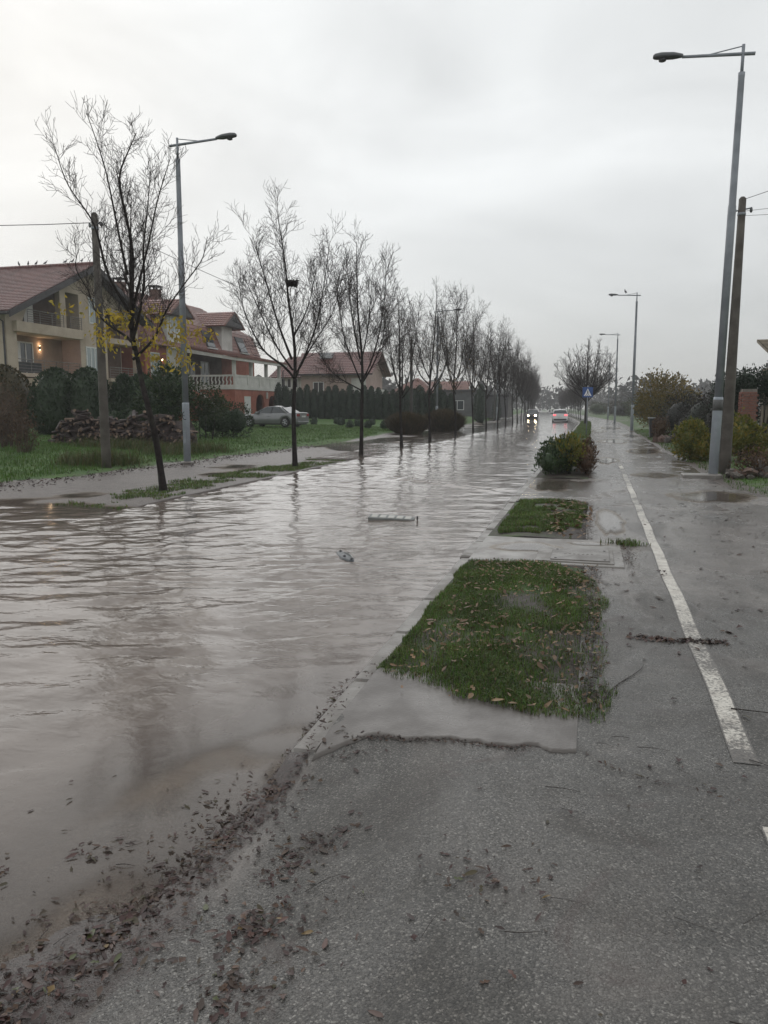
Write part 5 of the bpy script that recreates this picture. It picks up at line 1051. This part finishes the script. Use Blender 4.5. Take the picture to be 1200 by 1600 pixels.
# ------------------------------------------------------------------ things afloat and the inspection cover
pb = empty('floating_board', (-2.85, 11.0, .03), R(10)); pb.rotation_euler = (R(14), R(3), R(10)); tag(pb, 'white striped board half sunk in the brown water', 'board')
MAT_GB = pm('greyed_plastic', (.20, .205, .20), (.14, .145, .14), 6, .5); MB().prism([(-.34, -.06), (-.3, -.085), (.3, -.07), (.36, -.05), (.36, .06), (.1, .085), (-.3, .07)], -.04, .016).build('board', MAT_GB, pb, bevel=.008)
for k in range(5): x = -.24+k*.125; MB().prism([(x-.05, -.055), (x+.04, -.055), (x+.055, .045), (x-.03, .045)], .0165, .021).build('stripe', PL_WHITE, pb)
MB().lathe([(.012, 0), (.014, .05), (.004, .06)], (.40, -.01, .0), 8).build('peg', MAT_BLACK, pb)
fl = empty('floating_car_part', (-2.6, 8.05, .0), R(-58)); tag(fl, 'dark grey broken plastic panel floating in the flood', 'debris')
MB().prism([(-.27, -.05), (-.1, -.085), (.12, -.08), (.26, -.03), (.28, .02), (.1, .06), (-.15, .07), (-.29, .02)], -.02, .02).build('panel', pm('blue_grey_plastic', (.075, .085, .095), (.05, .058, .066), 8, .35), fl, bevel=.012)
for x, y_ in ((-.26, .0), (.24, .0), (.05, -.03), (-.1, .05)): MB().lathe([(.014, .01), (.015, .03), (.006, .034)], (x, y_, 0), 8).build('stud', MAT_BLACK, fl)
MB().tube([(-.2, .03, .022), (.0, .045, .028), (.2, .025, .022)], .008, 5).build('rib', MAT_GB, fl)
ic = empty('inspection_cover', (-.09, 8.2, .108)); tag(ic, 'grey rectangular inspection cover set in the concrete slab', 'cover')
MAT_COV = pm('cover_concrete', (.19, .175, .162), (.14, .128, .118), 4, .3, .2, 50, dirt=(.09, .075, .066), rough2=.5)
MB().prism([(-.42, -.36), (.36, -.38), (.36, .37), (-.37, .38), (-.42, .3)], -.05, .012).build('frame', MAT_KERB, ic, bevel=.005); MB().box(-.27, .32, -.31, .31, .0, .022).build('lid', MAT_COV, ic, bevel=.005)
for k in range(7): MB().box(-.14+k*.045, -.115+k*.045, .0, .05, .0215, .0245).build('raised_mark', MAT_KERB, ic)
for x, y_ in ((-.22, .25), (.27, .25), (-.22, -.25), (.27, -.25)): MB().lathe([(.014, .0), (.014, .025), (.005, .026)], (x, y_, 0), 8).build('lifting_stud', MAT_BLACK, ic)

# ------------------------------------------------------------------ grass
def blades(name, P, h, w, mat, seed, lean=.5, label=None):
    g = np.random.default_rng(seed); n = len(P); a = g.uniform(0, 6.283, n); hh = (h*g.uniform(.4, 1.25, n)*(.45+1.1*fbm(P[:, 0]*3.1, P[:, 1]*2.6, 3, seed)))[:, None]; d = np.stack([np.cos(a), np.sin(a), 0*a], -1); s_ = np.stack([-np.sin(a), np.cos(a), 0*a], -1)*(w*g.uniform(.6, 1.2, n))[:, None]
    l = (lean*g.random(n))[:, None]; m1 = P+d*hh*l*.35+np.array([0, 0, 1])*hh*.55; tip = P+d*hh*l*1.1+np.array([0, 0, 1])*hh*(1-.45*l)
    V = np.stack([P-s_, P+s_, m1+s_*.7, m1-s_*.7, tip], 1).reshape(-1, 3); i = np.arange(n)*5; F = np.concatenate([np.stack([i, i+1, i+2], -1), np.stack([i, i+2, i+3], -1), np.stack([i+3, i+2, i+4], -1)])
    return tag(mesh_obj(name, V, F, mat), label, 'grass', kind='stuff')
GR1 = leafmat('verge_grass', [(.075, .165, .02), (.12, .23, .034), (.042, .10, .02), (.155, .2, .05), (.12, .095, .045), (.05, .075, .025)], .42, .3); GR2 = leafmat('lawn_grass', [(.065, .15, .02), (.095, .19, .026), (.045, .105, .016), (.12, .14, .04)], .5, .3); GR3 = leafmat('wild_grass', [(.05, .10, .02), (.085, .11, .03), (.13, .10, .045), (.04, .075, .016)], .6, .3)
def vz(X, Y): return .085+.03*np.sin(np.clip((X-off(Y)+1.19)/1.17, 0, 1)*math.pi)-.004*sst(4.35, 3.98, Y)+.018*sst(-.14, -.04, X-off(Y))
def patch(n, x0, x1, y0, y1, zf, keep, seed):
    g = np.random.default_rng(seed); X = g.uniform(x0, x1, n); Y = g.uniform(y0, y1, n); k = keep(X, Y, g.random(n)); X, Y = X[k], Y[k]; return np.stack([X+off(Y), Y, zf(X+off(Y), Y)], -1)
def verge1(X, Y, r):
    left = -1.17+.16*(fbm(Y*2.6, Y*0, 4, 1)-.5)+.25*sst(4.35, 3.95, Y); right = .03+.12*sst(7.6, 5.2, Y)-.2*sst(6.8, 7.6, Y)+.30*(fbm(Y*2.2, Y*0+5, 4, 2)-.5); front = 3.98+.30*(fbm(X*3.4, X*0, 4, 3)-.5)+.22*sst(-.5, -1.1, X)-.12*sst(-.6, -.2, X)
    dn = fbm(X*2.2, Y*1.8, 4, 6); bare = sst(.75, .2, np.hypot((X+.42)/.55, (Y-6.2)/.9)+.9*(fbm(X*5, Y*4, 3, 22)-.5))
    return (X > left) & (X < right) & (Y > front) & (Y < 7.72+.05*(dn-.5)) & (r < np.clip(2.6*(dn-.22), .12, 1)*(1-.8*bare)*(1-.8*sst(-.22, .06, X))*(.35+.65*sst(0, .14, Y-front)))
blades('verge_grass', patch(170000, -1.2, .25, 3.75, 7.75, vz, verge1, 501), .038, .0024, GR1, 601, .9, 'short wet grass on the verge before the concrete slab')
def vk(sc, th): return lambda X, Y, r: (fbm(X*sc, Y*sc, 3, 9) > th) & (X < -.22+.32*fbm(Y*1.8, Y*0, 4, 4)) & (X > -1.17+.14*fbm(Y*2.3, Y*0+9, 3, 5))
blades('verge_grass', patch(42000, -1.14, .05, 9.3, 13.1, vz, vk(1.6, .36), 502), .05, .0035, GR1, 602, .8, 'short grass on the verge beyond the concrete slab')
blades('verge_grass', patch(42000, -1.15, .0, 21, 95, vz, vk(.8, .38), 503), .09, .014, GR1, 603, .8, 'grass along the verge beyond the low shrubs')
blades('strip_grass', patch(26000, -8.95, -7.5, 10.3, 25, ground_z, lambda X, Y, r: (fbm(X*1.1, Y*1.1, 4, 12)+.22*np.exp(-((X+8.2)/.4)**2) > .53) & (ground_z(X, Y) > -.01), 504), .055, .006, GR1, 604, .8, 'short grass on the strip around the bent tree')
lawnk = lambda X, Y, r: (ground_z(X+off(Y), Y) > .085) & (r < .3+.9*fbm(X*.8, Y*.8, 3, 14))
blades('lawn_grass', patch(90000, -26, -11.0, 11, 26, ground_z, lawnk, 505), .10, .007, GR2, 605, .8, 'green grass between the muddy path and the woodpile')
blades('lawn_grass', patch(70000, -27, -11.0, 26, 60, ground_z, lawnk, 506), .09, .012, GR2, 606, .8, 'green lawn before the silver car')
def wildk(X, Y, r): 
    q = np.minimum(np.hypot((X+13.2)/1.3, (Y-18.6)/1.4), np.minimum(np.hypot((X+15.5)/3.6, (Y-24.6)/1.1), np.hypot((X+13.6)/1.2, (Y-24)/2.5))); return r < sst(1.1, .3, q)*(.25+.9*fbm(X*1.5, Y*1.5, 3, 15))
blades('wild_grass', patch(60000, -20, -11.4, 16, 27.5, ground_z, wildk, 507), .38, .009, GR3, 607, 1.0, 'tall wild grass around the brown pole and woodpile')
blades('right_grass', patch(60000, 2.6, 9, 9, 60, ground_z, lambda X, Y, r: (X > path_edge(Y)+.05+.3*fbm(Y*.9, Y*0, 3, 16)) & (r < .25+fbm(X*1.2, Y*.8, 3, 17)), 508), .08, .008, GR2, 608, .9, 'grass on the right side of the footpath')
wt_ = empty('weed_tuft', (.44, 9.12, .1)); tag(wt_, 'small green weed tuft at the corner of the concrete slab', 'weed'); g = np.random.default_rng(9); b_ = blades('leaves', np.stack([g.normal(0, .1, 260), g.normal(0, .07, 260), 0*g.random(260)], -1), .08, .006, GR1, 609, 1.2); b_.parent = wt_; del b_['category'], b_['kind']

# ------------------------------------------------------------------ fallen leaves, twigs and drifted litter
LEAF_B = leafmat('wet_fallen_leaves', [(.048, .027, .026), (.07, .036, .034), (.03, .02, .019), (.085, .05, .032), (.05, .029, .03), (.06, .05, .025)], .5, .0, .3); LEAF_T = leafmat('tan_fallen_leaves', [(.20, .12, .065), (.14, .08, .045), (.26, .17, .09), (.10, .055, .035)], .5, .1)
def leaf_shape(L_, W_, curl, seed):
    g = np.random.default_rng(seed); t = np.linspace(0, 1, 6); w = W_*np.sin(np.pi*t**.85)**.8*.5; c = curl*L_*(4*t*(t-1))*-.5; V = []
    bend = g.normal(0, .12)*L_; w = w*(1+.35*g.standard_normal(6)); w = np.abs(w)
    for i, tt in enumerate(t):
        x = (tt-.5)*L_; y0 = bend*tt*tt; lift = (.35*abs(curl)+.1)*w[i]
        V += [(x, y0-w[i], .004+lift+c[i]*.4), (x, y0, .003+c[i]*.4), (x, y0+w[i], .004+lift*.6+c[i]*.4)]
    F = [(i*3+k, i*3+k+1, i*3+k+4, i*3+k+3) for i in range(5) for k in range(2)]; return np.array(V), np.array(F)
shapes = [leaf_shape([.03, .045, .055, .062, .04, .07][k], [.016, .013, .024, .017, .022, .026][k], [.1, .5, -.3, .25, .6, .0][k], 700+k) for k in range(6)]
def scatter(name, P, mat, seed, smin=.7, smax=1.3, tilt=.18, label=None, flat=False):
    g = np.random.default_rng(seed); Vs, Fs, nv = [], [], 0
    for p in P:
        V, F = shapes[g.integers(6)]; s_ = g.uniform(smin, smax); R_ = np.array((Matrix.Rotation(g.uniform(0, 6.28), 3, 'Z') @ Matrix.Rotation(g.normal(0, tilt), 3, 'X') @ Matrix.Rotation(g.normal(0, tilt), 3, 'Y')))
        Vs.append((V*s_) @ R_.T+p); Fs.append(F+nv); nv += len(V)
    return tag(mesh_obj(name, np.concatenate(Vs), np.concatenate(Fs), mat, smooth=True), label, 'leaves', kind='stuff')
def near_z(X, Y):
    X = np.asarray(X, float); Y = np.asarray(Y, float)
    z = np.where(X < -1.26, np.maximum(road_z(X, Y), .0), np.where(Y < 3.45, path_z(X, Y), np.where(X > -.02, path_z(X, Y), vz(X, Y)))); return z
g = np.random.default_rng(81)
def along(pts, n, sx_, seed):
    q = np.random.default_rng(seed); P = np.array(pts, float); c = np.concatenate([[0], np.cumsum(np.linalg.norm(np.diff(P, axis=0), axis=1))]); u = q.random(n)*c[-1]; X = np.interp(u, c, P[:, 0]); Y = np.interp(u, c, P[:, 1]); return X+q.normal(0, sx_, n), Y+q.normal(0, sx_, n)
drift = [(-1.30, 4.5), (-1.32, 4.0), (-1.30, 3.4), (-1.27, 2.95), (-1.32, 2.45), (-1.38, 2.05), (-1.46, 1.7), (-1.55, 1.35)]
dx, dy = [], []
for n_, s_, sd_, pts in [(1150, .04, 1, drift), (700, .13, 2, drift[3:]), (60, .36, 3, [(-1.9, 2.6), (-1.7, 1.9), (-1.6, 1.4)]), (150, .05, 4, [(-.86, 2.65), (-.98, 2.45), (-1.04, 2.3)]), (110, .05, 5, [(-.92, 2.05), (-1.02, 1.98)]), (90, .055, 6, [(-.85, 1.78), (-.95, 1.72)]), (60, .1, 7, [(-.75, 1.9), (-.9, 2.3)]), (26, .05, 13, [(-1.72, 2.33), (-1.78, 2.3)]), (60, .06, 8, [(-1.98, 2.05), (-2.3, 2.15)]), (60, .65, 9, [(-.4, 2.9), (0, 2.2), (-.9, 1.6)]), (60, .12, 14, [(-.35, 2.3), (-.2, 2.45)]), (34, .06, 15, [(-1.16, 3.25), (-.95, 3.3)])]:
    X, Y = along(pts, n_, s_, sd_); dx.append(X); dy.append(Y)
X = np.concatenate(dx); Y = np.concatenate(dy); clump = vnoise(X*9, Y*9, 88); P = np.stack([X, Y, near_z(X, Y)+.001+.010*clump*g.random(len(X))], -1)
order = np.argsort(np.hypot(P[:, 0], P[:, 1])); vis = [i for i in order if P[i, 1] > 1.35]; single = set(vis[:840:3])
lm_b = []
for k, (V, F) in enumerate(shapes):
    for q, mt in enumerate((LEAF_B, LEAF_T)):
        o = mesh_obj('fallen_leaf', V, F, mt, smooth=True); lm_b.append(o.data); bpy.data.objects.remove(o)
ONE_B = [pm('single_leaf_%d' % k, c, None, 20, .4) for k, c in enumerate([(.05, .026, .022), (.075, .038, .028), (.10, .052, .03), (.035, .02, .018), (.06, .07, .02), (.16, .10, .03), (.09, .04, .03)])]
lms = []
for k in range(6):
    for mt in ONE_B:
        me = lm_b[k*2].copy(); me.materials.clear(); me.materials.append(mt); lms.append((me, mt))
for i in sorted(single):
    q = int(g.choice(7, p=[.28, .22, .14, .2, .05, .04, .07])); o = bpy.data.objects.new('fallen_leaf', lms[int(g.integers(6))*7+q][0]); COL.objects.link(o); o.location = P[i]; s_ = g.uniform(.3, .85); o.scale = (s_, s_*g.uniform(.7, 1.2), s_*.8); o.rotation_euler = (g.normal(0, .2), g.normal(0, .2), g.uniform(0, 6.28))
    x, y = P[i, 0], P[i, 1]; on = 'in the wet drift along the road edge' if x < -1.12 else 'on the rough grey asphalt apron'
    cn = ['dark brown', 'reddish brown', 'tan brown', 'blackish brown', 'olive green', 'yellow brown', 'russet'][q]
    tag(o, cn+' fallen leaf lying '+on, 'leaf', 'single fallen leaves')
rest = np.array([P[i] for i in range(len(P)) if i not in single]); scatter('leaf_drift', rest, LEAF_B, 91, .2, .75, .16, 'matted wet leaves drifted along the flooded road edge')
# leaves on verge, beside it, on the lawn edge
X = g.uniform(-1.1, .12, 1500); Y = g.uniform(3.85, 7.7, 1500); k = fbm(X*1.4, Y*1.2, 3, 19)+.25*g.random(1500)+.2*sst(-.5, .1, X) > .62; scatter('verge_leaves', np.stack([X, Y, vz(X, Y)+.028], -1)[k], LEAF_T, 92, .35, 1.05, .35, 'pale brown leaves scattered on the near verge grass')
X = g.uniform(-1.1, .05, 420); Y = g.uniform(9.3, 13.1, 420); scatter('verge_leaves', np.stack([X, Y, vz(X, Y)+.035], -1)[X > -.75+.4*g.random(420)], LEAF_T, 93, 1.0, 1.9, .35, 'pale brown leaves on the verge beyond the slab')
X = np.concatenate([g.normal(.05, .045, 900), g.normal(.0, .05, 420), g.normal(.43, .04, 160), g.normal(.02, .07, 900)]); Y = np.concatenate([g.uniform(4.0, 7.7, 900), g.uniform(9.3, 13, 420), g.uniform(7.8, 9.2, 160), g.uniform(20, 70, 900)]); scatter('path_edge_litter', np.stack([X, Y, np.maximum(near_z(X, Y), .1)+.006], -1), LEAF_B, 94, .3, .8, .2, 'dark rotten leaf litter along the footpath edge')
X = -11.55+g.normal(0, .33, 2600); Y = g.uniform(12, 36, 2600); z = ground_z(X, Y); k = z > .0; scatter('bank_leaves', np.stack([X, Y, z+.015], -1)[k], LEAF_B, 95, .8, 1.6, .4, 'reddish fallen leaves along the muddy path edge')
X = np.concatenate([g.uniform(.1, 2.6, 420), g.uniform(.1, 2.6, 500)]); Y = np.concatenate([g.uniform(3, 14, 420), g.uniform(14, 60, 500)]); scatter('path_leaves', np.stack([X, Y, path_z(X, Y)+.003], -1), LEAF_B, 96, .4, 1.3, .1, 'sparse dark leaf scraps on the footpath')
X, Y = along([(.33, 5.35), (.55, 5.33), (.92, 5.37)], 300, .03, 97); scatter('debris_line', np.stack([X, Y, path_z(X, Y)+.003], -1), LEAF_B, 98, .4, .9, .3, 'line of washed up brown debris across the white line')
MAT_TW = pm('wet_twig', (.035, .024, .02), (.022, .016, .014), 12, .6)
def twig(pts, r, label):
    V = [(x, y, float(near_z(x, y))+.006+.004*math.sin(i*2.1)) for i, (x, y) in enumerate(pts)]; Q = smooth_poly(V, 9); m_ = MB().tube([tuple(p) for p in Q], np.linspace(r, r*.45, 9), 5); c = Q[4]; return tag(m_.build('fallen_twig', MAT_TW, None, True, origin=tuple(c)), label, 'twig', 'fallen twigs')
def put(o, c): o.location = c
tw = [([(.09, 3.98), (.13, 4.2), (.22, 4.45), (.34, 4.62), (.36, 4.75)], .0042, 'long curved dark twig on the footpath beside the near verge'), ([(.75, 4.15), (.9, 4.13), (1.0, 4.14)], .004, 'thin twig lying across the white line')]
for i in range(14):
    x, y, a, l = g.uniform(-1.0, .8), g.uniform(1.8, 4.2), g.normal(0, .5), g.uniform(.06, .2); 
    if x < -.05 and y > 3.3: y -= 1.2
    tw.append(([(x, y), (x+l*.5*math.cos(a), y+l*.5*math.sin(a)+g.normal(0, .01)), (x+l*math.cos(a), y+l*math.sin(a))], g.uniform(.001, .002), 'short thin dark twig on the rough asphalt apron'))
for i in range(7):
    x, y, a, l = g.uniform(-1.7, -1.35), g.uniform(1.5, 2.4), g.normal(.8, .5), g.uniform(.06, .16); tw.append(([(x, y), (x+l*.5*math.cos(a), y+l*.5*math.sin(a)), (x+l*math.cos(a), y+l*math.sin(a))], g.uniform(.0012, .0022), 'dark twig soaked among leaves at the flooded road edge'))
for pts, r, lb in tw:
    o = twig(pts, r, lb); c = smooth_poly([(x, y, float(near_z(x, y))+.006+.004*math.sin(i*2.1)) for i, (x, y) in enumerate(pts)], 9)[4]; o.location = c
# cracks with dirt on the apron, at the lip
tb = Tubes()
cr = [(-1.05, 3.335), (-.9, 3.36), (-.75, 3.37), (-.6, 3.395), (-.45, 3.40), (-.33, 3.385), (-.22, 3.43)]
X, Y = along(cr, 260, .012, 99); X2, Y2 = along([(.02, 3.42), (.15, 3.3), (.3, 3.22), (.45, 3.2), (.62, 3.12)], 60, .008, 171); X, Y = np.concatenate([X, X2]), np.concatenate([Y, Y2]); scatter('crack_dirt', np.stack([X, Y, path_z(X, Y)+.006], -1), LEAF_B, 100, .15, .42, .3, 'dark dirt caught along the broken asphalt edge')

# ------------------------------------------------------------------ far wood and haze
def far_wood(name, pts, h, n, seed, label):
    g = np.random.default_rng(seed); Vs, Fs, nv = [], [], 0
    for (x0, y0), (x1, y1) in pts:
        for k in range(n):
            t = g.random(); x, y = x0+(x1-x0)*t+g.normal(0, 4), y0+(y1-y0)*t+g.normal(0, 6); hh = h*g.uniform(.6, 1.15); m = 60; d = g.standard_normal((m, 3)); d /= np.linalg.norm(d, axis=1)[:, None]; P = np.array([x, y, hh*.55])+d*np.array([hh*.4, hh*.4, hh*.48])*(g.random((m, 1))**.4); V, F = leaf_cards(P, hh*.2, g, .5); Vs.append(V); Fs.append(F+nv); nv += len(V)
    return tag(mesh_obj(name, np.concatenate(Vs), np.concatenate(Fs), LM_BRAMBLE), label, 'woods', kind='stuff')
far_wood('far_wood', [((-260, 330), (-40, 380)), ((-60, 380), (60, 400)), ((40, 390), (300, 330)), ((10, 250), (60, 330)), ((-130, 160), (-30, 260))], 11, 90, 900, 'grey far-off wood along the horizon')
hz = MB().box(-420, 420, -60, 620, -1.6, 30).build('haze', MAT_GROUND); hz.data.materials.clear()
hm = bpy.data.materials.new('haze_air'); hm.use_nodes = True; hm.node_tree.nodes.clear(); ho = hm.node_tree.nodes.new('ShaderNodeOutputMaterial'); pv = hm.node_tree.nodes.new('ShaderNodeVolumePrincipled'); pv.inputs['Color'].default_value = (.98, .985, .99, 1); pv.inputs['Density'].default_value = .0009; pv.inputs['Anisotropy'].default_value = .2
hm.node_tree.links.new(pv.outputs[0], ho.inputs['Volume']); hz.data.materials.append(hm); tag(hz, 'thin grey rain haze filling the air', 'haze', kind='stuff')
